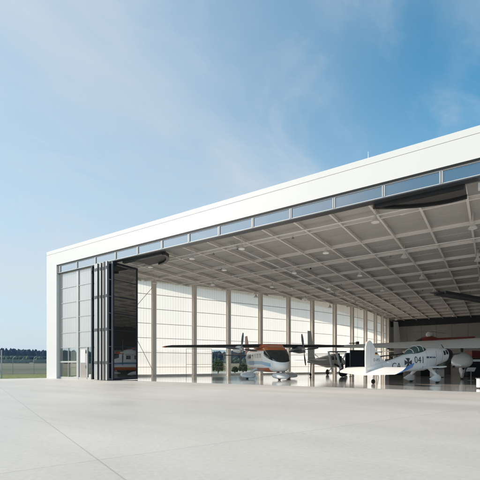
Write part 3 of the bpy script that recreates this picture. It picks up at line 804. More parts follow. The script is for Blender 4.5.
# ---- E: white single-engined plane with the cross, seen from behind right
pe = empty('aircraft', label='white tail wheel plane with black cross and 041 on its side and tall rounded fin', cat='aircraft')
place(pe, 370, 24.3, (.906, .423)); pe.scale = (.95, 1, 1)
bm = B()
loft(bm, [(-.35, 0, 1.00, .05, .10, 2), (.3, 0, 1.02, .12, .20, 2.2), (1.2, 0, 1.08, .22, .30, 2.4), (2.4, 0, 1.22, .36, .45, 2.6), (3.6, 0, 1.40, .50, .62, 2.8), (4.8, 0, 1.56, .56, .74, 2.8),
          (5.6, 0, 1.70, .56, .72, 2.6), (6.4, 0, 1.82, .54, .60, 2.3), (7.1, 0, 1.90, .50, .50, 2.1), (7.5, 0, 1.93, .46, .46, 2)], 36)
for f in bm.faces:
    c = f.calc_center_median()
    if c.x > 7.1: f.material_index = 1
fe = obj('fuselage', bm, [M['palewhite'], M['black']], pe, sm=True, ang=60); te = bvh_of(fe)
bm = B(); disc_lathe(bm, [(7.50, .455), (7.62, .44), (7.70, .38), (7.66, .30), (7.55, .29)], Matrix.Translation((0, 0, 1.93)), 28); obj('engine_cowl', bm, M['black'], pe, sm=True)
propeller(pe, 7.6, 0, 1.93, 3, .95, M['prop'], a0=.6, w=.15)
bm = B()
loft(bm, [(3.15, 0, 1.90, .05, .03, 2), (3.6, 0, 2.0, .34, .26, 2), (4.05, 0, 2.12, .42, .37, 2.1), (4.5, 0, 2.18, .42, .36, 2.1), (4.85, 0, 2.2, .38, .24, 2), (5.1, 0, 2.24, .2, .06, 2)], 24)
ca = obj('canopy', bm, M['glassgreen'], pe, sm=True, ang=60)
bm = B()
for xx, ww, zz, hh in ((3.62, .35, 2.0, .265), (4.07, .43, 2.12, .375), (4.52, .43, 2.18, .365)):
    pts = [(xx, ww * math.cos(t), zz + hh * math.sin(t)) for t in [math.pi * k / 12 for k in range(13)]]
    tube(bm, pts, .02, 6)
obj('canopy_frame', bm, M['offwhite'], ca)
for xx in (.9, 1.7, 4.75):
    vs, fs = quads([(-.006, -.6, .006, .6)])
    good = [q for q in vs]
    k_ = .33 if xx < 1 else (.42 if xx < 2 else .95)
    vs, fs = quads([(-.007, -k_ * .8, .007, k_ * .8)]); decal('panel_line', vs, fs, M['joint'], fe, te, xx, 1.06 if xx < 1 else (1.13 if xx < 2 else 1.55), -1, off=.004)
for xx in (1.0, 1.3, 4.4):
    vs, fs = quads([(-.05, -.05, .05, .05)]); decal('inspection_hatch', vs, fs, M['joint'], fe, te, xx, 1.02 if xx < 2 else 1.05, -1, off=.004)
# fin with rounded top: outline extruded
def slab(bm, pts, y0, y1, taper=.5):
    a = [bm.verts.new((x, y0, z)) for x, z in pts]; b = [bm.verts.new((x, y1, z)) for x, z in pts]
    bm.faces.new(a); bm.faces.new(b[::-1])
    for i in range(len(pts)): bm.faces.new((a[i], b[i], b[(i+1) % len(pts)], a[(i+1) % len(pts)]))
    bmesh.ops.recalc_face_normals(bm, faces=bm.faces)
finp = [(-.42, .66), (-.44, 1.6), (-.42, 2.35), (-.34, 2.62), (-.15, 2.76), (.05, 2.74), (.22, 2.58), (.55, 2.1), (1.0, 1.62), (1.6, 1.34), (1.7, 1.2), (.2, .95), (-.05, .66)]
bm = B(); slab(bm, finp, -.05, .05); bmesh.ops.bevel(bm, geom=[e for e in bm.edges], offset=.025, segments=2, affect='EDGES')
fin = obj('tail_fin', bm, M['offwhite'], pe)
bm = B(); box(bm, .02, .032, -.056, .056, .95, 2.6); obj('rudder_hinge', bm, M['joint'], fin)
tf = bvh_of(fin)
vs, fs = text_mesh('D-IFS', .24); decal('lettering', vs, fs, M['text'], fin, tf, .52, 1.52, -1, off=.006)
vs, fs = quads([(-.11, .03, .11, .08)]); decal('flag_black', vs, fs, M['black'], fin, tf, .50, 1.92, -1, off=.006)
vs, fs = quads([(-.11, -.02, .11, .03)]); decal('flag_red', vs, fs, M['red'], fin, tf, .50, 1.92, -1, off=.006)
vs, fs = quads([(-.11, -.07, .11, -.02)]); decal('flag_gold', vs, fs, mat('flag_gold', (.6, .4, .05), .5), fin, tf, .50, 1.92, -1, off=.006)
bm = B()
foil(bm, [(-2.95, .35, .95, 1.06, .07, 17), (-2.6, .6, 1.35, 1.06, .10, 17), (0, .95, 1.75, 1.06, .14, 17)]); foil(bm, [(0, .95, 1.75, 1.06, .14, 17), (2.2, .6, 1.25, 1.06, .10, 17), (2.4, .4, .9, 1.06, .06, 17)])
obj('tailplane', bm, M['palewhite'], pe, sm=True)
bm = B(); foil(bm, [(-3.16, .25, .65, 1.30, .05, 17), (-2.97, .36, .97, 1.09, .09, 17), (-2.72, .53, 1.27, 1.065, .115, 17)]); obj('tailplane_tip', bm, M['deepblue'], pe, sm=True)
vs, fs = cross_shape(.33, .05, .21); decal('cross_white', vs, fs, M['offwhite'], fe, te, 3.02, 1.36, -1, off=.006)
vs, fs = cross_shape(.30, .045, .175); decal('cross', vs, fs, M['text'], fe, te, 3.02, 1.36, -1, off=.014)
vs, fs = text_mesh('CA', .55); decal('lettering', vs, fs, M['text'], fe, te, 2.05, 1.13, -1, off=.01)
vs, fs = text_mesh('041', .64); decal('lettering', vs, fs, M['text'], fe, te, 4.02, 1.52, -1, off=.01)
vs, fs = quads([(-.45, -.06, -.2, .06), (-.14, -.05, .08, .05), (.14, -.05, .26, .05), (.31, -.05, .45, .05)]); decal('side_marking', vs, fs, mat('marking_blue', (.08, .1, .16), .5), fe, te, 5.12, 1.72, -1, off=.01)
for xx in (5.35, 6.45):
    pts = [(xx, .57 * math.cos(t) if xx < 6 else .55 * math.cos(t), (1.66 if xx < 6 else 1.825) + (.74 if xx < 6 else .605) * math.sin(t)) for t in [math.pi * k / 20 for k in range(20, 41)]]
vs, fs = quads([(-.02, -.45, .02, .4)]); decal('cowl_line', vs, fs, M['joint'], fe, te, 6.35, 1.82, -1, off=.004)
vs, fs = quads([(-.02, -.55, .02, .5)]); decal('door_line', vs, fs, M['joint'], fe, te, 5.7, 1.66, -1, off=.004)
for xx, zz in ((6.6, 1.95), (6.9, 2.0)):
    vs, fs = quads([(-.10, -.05, .12, .24)]); decal('cowl_vent', vs, fs, M['glassdark'], fe, te, xx, zz, -1)
tw = B(); tube(tw, [(.55, 0, .92), (.35, 0, .45), (.30, 0, .16)], .04, 8); obj('tail_gear_leg', tw, M['offwhite'], pe); wheel(pe, .28, 0, .15, .10)
for s in (-1, 1): spat(pe, 5.0, s * 1.05, .34, 1.1, M['palewhite'], leg=(5.05, s * .42, 1.05))
bm = B()
foil(bm, [(-.4, 5.6, 1.5, 1.08, .16, 4), (-1.5, 5.45, 1.2, 1.10, .12, 4)]); foil(bm, [(.4, 5.6, 1.5, 1.08, .16, 4), (1.5, 5.45, 1.2, 1.10, .12, 4)]); obj('stub_wing', bm, M['palewhite'], pe, sm=True)

# ---- G: large high-wing twin, wing spans behind the cross plane
pg = empty('aircraft', label='big white high wing plane whose long wing spans behind the plane with the cross', cat='aircraft')
gh = (.5, .866)
g0 = at(480, 32.0); gdir = RX * .866 - FX * .5
pg.location = Vector((g0.x, g0.y, .01)) + Vector((gdir.x, gdir.y, 0)) * 4.5
pg.rotation_euler = (0, 0, vdir(*gh))
bm = B()
loft(bm, [(-6.3, 0, 1.2, .08, .15, 2), (-4, 0, 1.35, .45, .5, 2.8), (-1.5, 0, 1.6, .78, .85, 3.5), (2, 0, 1.95, .8, .9, 3.5), (3.2, 0, 2.0, .72, .75, 2.8), (4.4, 0, 1.95, .4, .42, 2.2), (4.9, 0, 1.93, .08, .1, 2)], 28)
fg = obj('fuselage', bm, M['palewhite'], pg, sm=True)
bm = B(); foil(bm, [(1.4, -4.6, 1.8, 0, .2, 0), (3.9, -5.6, 1.0, 0, .12, 0)], vertical=True); obj('tail_fin', bm, M['palewhite'], pg, sm=True)
bm = B(); foil(bm, [(-1.6, -5.1, 1.0, 1.5, .1, -6), (0, -4.9, 1.2, 1.5, .12, -6), (1.6, -5.1, 1.0, 1.5, .1, -6)]); obj('tailplane', bm, M['palewhite'], pg, sm=True)
bm = B()
foil(bm, [(-15.0, .5, 1.3, 3.0, .18, 12), (-3.5, 1.0, 2.5, 3.40, .55, 14), (0, 1.2, 2.6, 3.5, .60, 14), (3.5, 1.1, 2.8, 3.40, .62, 17), (7, 1.0, 2.5, 3.30, .50, 16), (16.2, .6, 1.4, 3.12, .24, 10), (16.9, .3, .7, 3.05, .08, 8)])
obj('wing', bm, M['palewhite'], pg, sm=True, ang=60)
bm = B(); tube(bm, [(.45, 15.0, 3.12), (.45, 15.0, 3.38)], .03, 6); tube(bm, [(-.1, 15.3, 3.32), (.9, 14.7, 3.4)], .04, 6); tube(bm, [(.2, 14.5, 3.32), (.6, 15.5, 3.36)], .035, 6); obj('wing_probe', bm, M['black'], pg)
for s in (1, -1):
    y = 5.8 * s
    bm = B()
    loft(bm, [(-3.0, y + .1, 1.16, .04, .05, 2), (-2.6, y + .1, 1.22, .42, .20, 2.2), (-1.6, y + .05, 1.38, .74, .42, 2.2), (-.3, y, 1.56, .80, .58, 2.2), (.9, y, 1.74, .66, .58, 2.2), (1.9, y, 1.9, .46, .44, 2)], 26)
    nc = obj('engine_nacelle', bm, M['palewhite'], pg, sm=True)
    bm = B(); tube(bm, [(-2.3, y + .55, 1.12), (-2.6, y + .58, 1.05)], .08, 8); tube(bm, [(-1.3, y - .1, .98), (-1.55, y - .1, .90)], .09, 8); obj('exhaust', bm, M['black'], nc)
    bm = B(); box(bm, .3, 1.0, y - s * .6 if s < 0 else .7, .7 if s < 0 else y - .5, 1.5, 1.68) if s > 0 else box(bm, .3, 1.0, y + .5, -.7, 1.5, 1.68); obj('stub_wing', bm, M['offwhite'], pg)
    propeller(pg, 1.95, y, 1.92, 3, 1.25, M['black'], a0=0, w=.26)
    spat(pg, -.2, y, .42, 1.25, M['palewhite'], leg=(-.1, y, 1.2))
    bm = B(); loft(bm, [(-.62, y, .85, .05, .42, 2), (-.35, y, .85, .22, .46, 2.2), (.1, y, .85, .24, .46, 2.2), (.45, y, .85, .05, .42, 2)], 16); obj('leg_fairing', bm, M['palewhite'], pg, sm=True)

# ---- generic high-wing plane used in the background
def bgplane(label, px, Z, hd, sc_=1.0, finh=3.6, col='offwhite', fincol=None, stripe=None, wingz=2.5):
    o = empty('aircraft', label=label, cat='aircraft'); place(o, px, Z, hd); o.scale = (sc_,) * 3
    bm = B(); loft(bm, [(-.4, 0, 1.55, .05, .1, 2), (1.5, 0, 1.6, .3, .35, 2.5), (4, 0, 1.65, .6, .75, 3), (6.2, 0, 1.7, .62, .8, 3), (7.4, 0, 1.55, .5, .5, 2.3), (8.0, 0, 1.5, .3, .3, 2)], 24)
    f = obj('fuselage', bm, M[col], o, sm=True); t = bvh_of(f)
    for s in (-1, 1):
        for xw in (4.2, 5.1, 6.0):
            vs, fs = quads([(-.28, -.2, .28, .22)]); decal('window', vs, fs, M['glassdark'], f, t, xw, 2.02, s)
    bm = B(); foil(bm, [(1.7, 1.35, 1.7, 0, .14, 0), (2.4, .95, 1.3, 0, .12, 0), (finh, .35, .75, 0, .07, 0)], vertical=True); obj('tail_fin', bm, M[fincol or col], o, sm=True)
    bm = B(); foil(bm, [(-2, .7, .7, 1.75, .07, 0), (0, .9, 1.0, 1.75, .1, 0), (2, .7, .7, 1.75, .07, 0)]); obj('tailplane', bm, M[col], o, sm=True)
    bm = B(); foil(bm, [(-5.6, 6.1, 1.2, wingz + .1, .12, 3), (0, 6.3, 1.6, wingz, .2, 3), (5.6, 6.1, 1.2, wingz + .1, .12, 3)]); obj('wing', bm, M[col], o, sm=True)
    for s in (-1, 1):
        bm = B(); tube(bm, [(5.6, s*.55, 1.0), (5.5, s * 2.6, wingz)], .05, 8); obj('strut', bm, M[col], o)
        bm = B(); tube(bm, [(6.1, s*.5, 1.05), (6.2, s * 1.1, .35)], [.09, .06], 8); obj('gear_leg', bm, M[col], o); wheel(o, 6.2, s * 1.2, .34, .18)
    bm = B(); tube(bm, [(.4, 0, 1.45), (.2, 0, .35)], .05, 8); obj('tail_gear_leg', bm, M['aludark'], o); wheel(o, .2, 0, .17, .1)
    propeller(o, 8.05, 0, 1.5, 3, .95, M['black'], a0=.4)
    return o
bgplane('small white plane with pale fin standing behind the black wing tip', 309.5, 41.5, (.66, .75), 1.0, 4.9, 'palewhite', 'palewhite', wingz=2.55)
hpl = bgplane('white plane with big slanting fin standing at the back before the dark wall', 396, 52, (.80, .6), 1.45, 4.9, 'palewhite', 'palewhite', wingz=2.3)

# ---- red helicopter at the back
rh = empty('helicopter', label='dark red helicopter with white rotor head at the back of the hangar', cat='helicopter')
place(rh, 428, 52, (-.75, .66), 2.6)
bm = B(); loft(bm, [(-1.2, 0, 1.9, .3, .35, 2.2), (-.5, 0, 1.75, .7, .8, 2.6), (.6, 0, 1.6, .75, .85, 2.6), (1.5, 0, 1.45, .6, .65, 2.3), (2.1, 0, 1.3, .2, .25, 2)], 22)
for f in bm.faces:
    c = f.calc_center_median()
    if c.x > .5 and c.z > 1.5: f.material_index = 1
obj('fuselage', bm, [M['red'], M['glassdark']], rh, sm=True)
bm = B(); tube(bm, [(-1.1, 0, 1.95), (-5.5, 0, 2.15)], [.3, .1], 12); obj('tail_boom', bm, M['red'], rh, sm=True)
bm = B(); disc_lathe(bm, [(0, .35), (.25, .48), (.5, .42), (.68, .22), (.72, .01)], Matrix.Translation((-.2, 0, 2.45)) @ Matrix.Rotation(-math.pi/2, 4, 'Y'), 18); obj('rotor_head', bm, M['palewhite'], rh, sm=True)
for a in (0.3, 0.3 + math.pi * 2 / 3, .3 + math.pi * 4 / 3):
    bm = B(); beam(bm, (-.2, 0, 3.2), (-.2 + 4.2 * math.cos(a), 4.2 * math.sin(a), 3.12), .2, .03); obj('rotor_blade', bm, M['aludark'], rh)
for s in (-1, 1):
    bm = B(); tube(bm, [(1.7, s*.9, .2), (1.4, s*.9, .05), (-1.4, s*.9, .05)], .05, 8); tube(bm, [(.8, s*.9, .05), (.8, s*.55, .95)], .04, 6); tube(bm, [(-.7, s*.9, .05), (-.6, s*.55, 1.05)], .04, 6); obj('skid', bm, M['aludark'], rh)
pd = empty('podium', label='grey display podium under the dark red helicopter', cat='podium'); place(pd, 428, 52, (-.75, .66), .008)
bm = B(); box(bm, -2.4, 2.4, -1.8, 1.8, 0, 2.5); obj('platform', bm, M['midwall'], pd)
bm = B(); box(bm, -2.5, 2.5, -1.9, 1.9, 2.502, 2.58); obj('platform_top', bm, M['black'], pd)

# ---- dark helicopter whose rotor blade reaches in at the right
hh = empty('helicopter', label='dark helicopter at the right edge with a black rotor blade reaching in under the ceiling', cat='helicopter')
place(hh, 526, 23.9, (.02, 1))
ze = 4.78
bd = math.atan2(*reversed([0.846, .533])) if False else None
tipw = at(434, 18.6); hubw = at(526, 23.9); dv = Vector((tipw.x - hubw.x, tipw.y - hubw.y, 0)); Lr = dv.length; rot_inv = Matrix.Rotation(-vdir(.02, 1), 3, 'Z'); dl = (rot_inv @ dv).normalized()
M['rotorblack'] = mat('matt_black', (.008, .008, .009), .8, spec=.2)
bm = B(); loft(bm, [(-2.6, 0, 2.0, .3, .4, 2.2), (-1.4, 0, 1.7, .85, 1.0, 3), (.8, 0, 1.6, .95, 1.1, 3), (2.2, 0, 1.4, .85, .85, 2.6), (3.0, 0, 1.15, .5, .5, 2.2), (3.35, 0, 1.05, .1, .12, 2)], 26)
for f in bm.faces:
    c = f.calc_center_median()
    if c.x > 1.4 and c.z > 1.4: f.material_index = 1
obj('fuselage', bm, [M['olive'], M['glassdark']], hh, sm=True)
bm = B(); tube(bm, [(-2.4, 0, 2.1), (-7.2, 0, 2.5)], [.38, .14], 14); obj('tail_boom', bm, M['olive'], hh, sm=True)
bm = B(); foil(bm, [(2.4, -6.7, .8, 0, .1, 0), (4.0, -7.2, .5, 0, .08, 0)], vertical=True); obj('tail_fin', bm, M['olive'], hh)
bm = B(); tube(bm, [(0, 0, 2.6), (0, 0, ze + .15)], .09, 12); cylz(bm, (0, 0), .22, ze - .12, ze + .1); obj('rotor_mast', bm, M['aludark'], hh)
bm = B(); box(bm, -1.0, .9, -.4, .4, 2.66, 3.3); bmesh.ops.bevel(bm, geom=bm.edges[:], offset=.15, segments=2, affect='EDGES'); obj('engine_cover', bm, M['olive'], hh)
for s in (1, -1):
    bm = B(); w = dl * s
    pts = [Vector((0, 0, ze)) + w * q for q in (.2, 1.2)]
    beam(bm, pts[0], pts[1], .2, .14); beam(bm, pts[1], Vector((0, 0, ze - .04)) + w * (Lr - .5), .6, .15)
    beam(bm, Vector((0, 0, ze - .04)) + w * (Lr - .5), Vector((0, 0, ze - .05)) + w * Lr, .42, .05)
    obj('rotor_blade', bm, M['rotorblack'], hh)
sb = Vector((dl.x * .93 - dl.y * .36, dl.y * .93 + dl.x * .36, 0))
bm = B(); beam(bm, Vector((0, 0, ze - .45)) - sb * 2.4, Vector((0, 0, ze - .45)) + sb * 2.4, .07, .05); cylz(bm, (sb.x*2.4, sb.y*2.4), .12, ze - .55, ze - .38); obj('stabiliser_bar', bm, M['black'], hh)
for s in (-1, 1):
    bm = B(); tube(bm, [(2.4, s*1.2, .35), (2.0, s*1.2, .06), (-1.8, s*1.2, .06)], .055, 8); tube(bm, [(1.2, s*1.2, .06), (1.2, s*.7, .7)], .045, 6); tube(bm, [(-1.0, s*1.2, .06), (-1.0, s*.7, .75)], .045, 6); obj('skid', bm, M['aludark'], hh)

# ------------------------------------------------------------------ exhibits and small things
def board(px, Z, w, z0, z1, hd, label, m='board'):
    o = empty('display_board', label=label, cat='display board'); place(o, px, Z, hd)
    bm = B(); box(bm, -.04, .04, -w/2, w/2, z0, z1); p = obj('panel', bm, M[m], o)
    bm = B()
    for y in (-w/2 - .03, w/2): box(bm, -.05, .05, y, y + .03, 0, z1 + .02)
    box(bm, -.05, .05, -w/2, w/2, z1, z1 + .02); obj('frame', bm, M['aludark'], o)
    bm = B()
    for y in (-w/2, w/2 - .03): box(bm, -.3, .3, y, y + .03, .0, .03)
    obj('foot', bm, M['aludark'], o)
    return o
board(358, 40, 1.7, 1.0, 2.75, (.1, -1), 'large black display board standing behind the white tailplane')
board(349, 41.2, .9, .9, 2.5, (.35, -1), 'narrow black display board left of the large black one')
def rail(px, Z, w, h, hd, label, m='redline'):
    o = empty('exhibit_rack', label=label, cat='exhibit rack'); place(o, px, Z, hd)
    bm = B(); box(bm, -.02, .02, -w/2, w/2, h - .03, h); box(bm, -.02, .02, -w/2, w/2, 1.25, 1.28); obj('rail', bm, M[m], o)
    for y in (-w/2, w/2 - .03):
        bm = B(); box(bm, -.02, .02, y, y + .03, 0, h - .031); obj('post', bm, M[m], o)
    return o
rail(199, 37.5, 2.5, 2.8, (.2, -1), 'thin red brown display frame against the bright wall left of the orange roofed plane')
rail(322, 39.5, 2.9, 1.95, (.1, -1), 'thin red brown display frame below the black wing tip')
def stand(px, Z, h, label, m='charcoal', w=.5):
    o = empty('info_stand', label=label, cat='information stand'); place(o, px, Z, (.1, -1))
    bm = B(); tube(bm, [(0, 0, .02), (0, 0, h - .1)], .03, 8); obj('pole', bm, M['aludark'], o)
    bm = B(); cylz(bm, (0, 0), .2, 0, .02); obj('foot', bm, M['aludark'], o)
    mt = Matrix.Translation((0, 0, h)) @ Matrix.Rotation(R(-55), 4, 'Y')
    bm = B(); box(bm, -.18, .18, -w/2, w/2, -.015, .015, mt); obj('panel', bm, M[m], o)
stand(471, 30.2, .85, 'low information stand right of the engine pod with wheel', 'offwhite', .7)
stand(436, 34, 1.0, 'information stand behind the nose of the plane with the cross')
def crate(px, Z, w, d, h, label, m, cat='display box', name='display_box'):
    o = empty(name, label=label, cat=cat); place(o, px, Z, (.3, -1))
    bm = B(); box(bm, -d/2, d/2, -w/2, w/2, .05, h); bmesh.ops.bevel(bm, geom=bm.edges[:], offset=.02, segments=1, affect='EDGES'); obj('body', bm, M[m], o)
    bm = B(); box(bm, -d/2 + .05, d/2 - .05, -w/2 + .05, w/2 - .05, 0, .05); obj('plinth', bm, M['black'], o)
    bm = B(); box(bm, -d/2 - .02, d/2 + .02, -w/2 - .02, w/2 + .02, h + .001, h + .03); obj('lid', bm, M['aludark'], o)
crate(427, 42, 2.4, .8, 1.5, 'wide black display box behind the nose of the plane with the cross', 'black')
crate(437, 37.5, 1.1, .7, .8, 'pale display box standing below the raised nose of the plane with the cross', 'offwhite')
crate(476, 40, 3.2, .9, 1.9, 'tall black display box behind the engine pod at the right edge', 'black')
crate(479.7, 18.3 + 1.3, .25, .2, .5, 'small white box on the floor at the right edge', 'palewhite')
crate(474, 46, 1.6, .9, 2.9, 'tall red display box far behind under the big white wing at the right edge', 'red')
crate(394, 46, 2.0, .8, 1.9, 'black display box seen behind the fin of the plane with the cross', 'black')
# biplane-like stripped airframe struts behind the tail of E
tf_ = empty('airframe_trestle', label='stripped black tubular airframe behind the white fin', cat='airframe'); place(tf_, 392, 36, (.95, .3))
bm = B()
L_ = [(-2.2, 0, 1.9), (2.4, 0, 2.4)]; L2 = [(-2.2, 0, 1.6), (2.4, 0, 1.3)]
tube(bm, L_, .05, 6); tube(bm, L2, .05, 6)
for k in range(6):
    t = k / 5; a = Vector(L_[0]).lerp(Vector(L_[1]), t); b = Vector(L2[0]).lerp(Vector(L2[1]), min(1, t + (.2 if k % 2 == 0 else 0)))
    tube(bm, [a, b], .035, 6)
obj('frame', bm, M['black'], tf_)
for x in (-1.8, 2.0):
    bm = B(); tube(bm, [(x, -.4, 0), (x, 0, 1.45), (x, .4, 0)], .03, 6); obj('trestle', bm, M['aludark'], tf_)
# slanted white struts left of black boards
sg = empty('undercarriage_exhibit', label='white slanting undercarriage struts with black wheel left of the black boards', cat='undercarriage'); place(sg, 338, 39, (.2, -1))
for (a, b, r) in (((0, -.6, .5), (0, -1.05, 2.6), .09), ((0, .35, .45), (0, -.15, 2.5), .12), ((0, .1, .9), (.1, .8, 2.4), .06)):
    bm = B(); tube(bm, [a, b], r, 10); obj('strut', bm, M['offwhite'], sg)
for (a, b) in (((0, .05, 2.4), (0, .55, .9)), ((0, -.4, 1.3), (0, .3, 1.0))):
    bm = B(); tube(bm, [a, b], .1, 8); obj('shock_absorber', bm, M['black'], sg)
bm = B(); disc_lathe(bm, [(-.12, .1), (-.12, .36), (-.06, .44), (.06, .44), (.12, .36), (.12, .1)], Matrix.Translation((0, .5, .44)) @ Matrix.Rotation(.2, 4, 'Z'), 20); obj('wheel', bm, M['rubber'], sg, sm=True)
bm = B(); box(bm, -.3, .3, -.9, .8, 2.5, 2.62); obj('crosspiece', bm, M['aludark'], sg)
# hanging extension in front of the side wall: small black loudspeakers
for i, (px_, Z_, zz) in enumerate(((357.5, 55, 3.9), (388, 66, 3.9))):
    o = empty('loudspeaker', at(px_, Z_, zz), vdir(.4, -1), ('black loudspeaker box hung on a wire near the last bright wall bays', 'black loudspeaker box on the pale back corner of the hangar')[i], 'loudspeaker', 'black loudspeakers in the hangar corner')
    bm = B(); box(bm, -.16, .16, -.17, .17, 0, .7); obj('cabinet', bm, M['black'], o)
    bm = B(); tube(bm, [(0, 0, .7), (0, 0, ZB - zz)], .012, 6); obj('wire', bm, M['aludark'], o)

# ------------------------------------------------------------------ fence
fe_m = M['galv']
def fpost(h=2.5):
    b = B(); pts = [(0, 0, 0), (0, 0, h - .45), (.06, 0, h - .25), (.2, 0, h - .08), (.38, 0, h)]
    tube(b, pts, .035, 8); return b
fa0 = at(-120, 46); fa1 = at(62, 54)
fdir = (fa1 - fa0); fdir.z = 0; FL = fdir.length; fdir.normalize(); fz = math.atan2(fdir.y, fdir.x)
fence = empty('fence', (fa0.x, fa0.y, -.06), fz, 'thin galvanised wire mesh fence with curved post tops along the grass', 'fence')
inv = Matrix.Rotation(-fz, 3, 'Z')
def fx(px):
    # distance along the fence line where bearing px crosses it
    best = min((k * .02 for k in range(int(FL / .02))), key=lambda s: abs(240 + 383 * ((fa0 + fdir * s - CAM).dot(RX)) / ((fa0 + fdir * s - CAM).dot(FX)) - px)); return best
sp0, sp1 = fx(12.8), fx(33.8); gap = sp1 - sp0
k = -int(sp0 / gap)
posts = []
while sp0 + k * gap < FL: posts.append(sp0 + k * gap); k += 1
for s in posts:
    b = fpost(); o = obj('post', b, fe_m, fence, sm=True); o.location = (s, 0, 0)
m, nt, N, L = newmat('chain_link')
out = N.new('ShaderNodeOutputMaterial'); pr = N.new('ShaderNodeBsdfPrincipled'); pr.inputs['Base Color'].default_value = (.30, .34, .38, 1); pr.inputs['Roughness'].default_value = .5
tr = N.new('ShaderNodeBsdfTransparent'); mxs = N.new('ShaderNodeMixShader'); mxs.inputs[0].default_value = .2
tc = N.new('ShaderNodeTexCoord'); ck = N.new('ShaderNodeTexBrick'); ck.inputs['Scale'].default_value = 14; ck.inputs['Mortar Size'].default_value = .05
ck.inputs['Color1'].default_value = (0, 0, 0, 1); ck.inputs['Color2'].default_value = (0, 0, 0, 1); ck.inputs['Mortar'].default_value = (1, 1, 1, 1)
mp = N.new('ShaderNodeMapping'); mp.inputs['Rotation'].default_value = (R(90), 0, 0); L.new(tc.outputs['Object'], mp.inputs[0]); L.new(mp.outputs[0], ck.inputs['Vector']); L.new(ck.outputs['Color'], mxs.inputs[0])
L.new(tr.outputs[0], mxs.inputs[1]); L.new(pr.outputs[0], mxs.inputs[2]); L.new(mxs.outputs[0], out.inputs[0])
b = B(); vs = [b.verts.new(c) for c in ((posts[0], 0, .05), (posts[-1], 0, .05), (posts[-1], 0, 2.0), (posts[0], 0, 2.0))]; b.faces.new(vs); obj('wire_mesh', b, m, fence)
b = B()
for z, x_ in ((.08, 0), (1.05, 0), (2.0, 0)): tube(b, [(posts[0], 0, z), (posts[-1], 0, z)], .014, 6)
tube(b, [(posts[0] + .36, 0, 2.49), (posts[-1] + .36, 0, 2.49)], .012, 6); tube(b, [(posts[0] + .2, 0, 2.38), (posts[-1] + .2, 0, 2.38)], .010, 6)
obj('wire', b, fe_m, fence)
gp = empty('gate_post', at(1.5, 36.5, -.05), vdir(1, .1), 'thick grey gate post with rails at the left edge', 'gate post')
b = B(); tube(b, [(0, 0, 0), (0, 0, 2.65)], .06, 10); obj('post', b, fe_m, gp)
b = B()
for z in (2.1, .9, .15): tube(b, [(0.05, 0, z), (-2.6, 0, z)], .025, 8)
obj('rail', b, fe_m, gp)
b = B(); cylz(b, (0, 0), .07, 2.65, 2.69); obj('cap', b, fe_m, gp)

# ------------------------------------------------------------------ woods
def leafmat(name, a, b):
    m, nt, N, L = newmat(name)
    out = N.new('ShaderNodeOutputMaterial'); p = N.new('ShaderNodeBsdfPrincipled'); L.new(p.outputs[0], out.inputs[0]); p.inputs['Roughness'].default_value = .8; p.inputs['Specular IOR Level'].default_value = .15
    ge = N.new('ShaderNodeNewGeometry'); n = N.new('ShaderNodeTexNoise'); n.inputs['Scale'].default_value = .12; n.inputs['Detail'].default_value = 6
    L.new(ge.outputs['Position'], n.inputs['Vector']); cr = N.new('ShaderNodeValToRGB'); cr.color_ramp.elements[0].position = .35; cr.color_ramp.elements[1].position = .65
    cr.color_ramp.elements[0].color = (*a, 1); cr.color_ramp.elements[1].color = (*b, 1); L.new(n.outputs[0], cr.inputs[0]); L.new(cr.outputs[0], p.inputs['Base Color']); return m
M['wood'] = leafmat('hazy_wood_foliage', (.008, .022, .040), (.016, .036, .052))  # the blue of distance haze is mixed into this foliage colour
M['hedge'] = leafmat('hedge_foliage', (.04, .07, .05), (.07, .105, .07))
M['bush'] = leafmat('bush_foliage', (.05, .085, .05), (.09, .13, .07))
ico = None
def blob_into(verts, faces, c, rx, rz, seed, sub=1):
    global ico
    if ico is None:
        b = B(); bmesh.ops.create_icosphere(b, subdivisions=2, radius=1); b.verts.ensure_lookup_table()
        ico = ([v.co.copy() for v in b.verts], [[v.index for v in f.verts] for f in b.faces]); b.free()
    i = len(verts)
    for q in ico[0]:
        k = 1 + .32 * noise.noise(q * 2.3 + Vector((seed * 3.1, seed * 1.7, seed)))
        w = 1.0 if q.z < 0 else (1 - .35 * q.z)
        verts.append((c[0] + q.x * rx * k * w, c[1] + q.y * rx * k * w, c[2] + q.z * rz * k))
    faces += [[i + j for j in f] for f in ico[1]]
def forest(name, r0, r1, a0, a1, n, h0, h1, m, label_kind, w=7):
    verts = []; faces = []
    rnd = random.Random(len(name) + n)
    for k in range(n):
        a = R(a0 + (a1 - a0) * rnd.random()); r = r0 + (r1 - r0) * rnd.random()
        x = CAM.x + r * math.cos(a); y = CAM.y + r * math.sin(a)
        h = h0 + (h1 - h0) * rnd.random() ** 1.3
        g = terr(x, y)
        ww = w * (.45 + .6 * rnd.random())
        blob_into(verts, faces, (x, y, g + h * .5), ww, h * .53, k)
        for q in range(rnd.choice((1, 2, 3))): blob_into(verts, faces, (x + rnd.uniform(-.8, .8) * ww, y + rnd.uniform(-.8, .8) * ww, g + h * rnd.uniform(.72, .92)), ww * .4, h * .12, k + .5 + q)
    me = bpy.data.meshes.new(name); me.from_pydata(verts, [], faces); me.materials.append(m)
    smooth(me); o = bpy.data.objects.new(name, me); COL.objects.link(o); return tag(o, label_kind, 'wood', None, 'stuff')
va = math.degrees(math.atan2(FX.y, FX.x))
forest('far_wood', 520, 640, va - 5, va + 130, 2600, 14.0, 16.8, M['wood'], 'dark blue green wood along the horizon left of the hangar', 4.4)
forest('near_hedge', 370, 385, va - 5, va + 130, 1100, 3.0, 6.5, M['hedge'], 'paler green hedge line in front of the dark wood', 2.6)
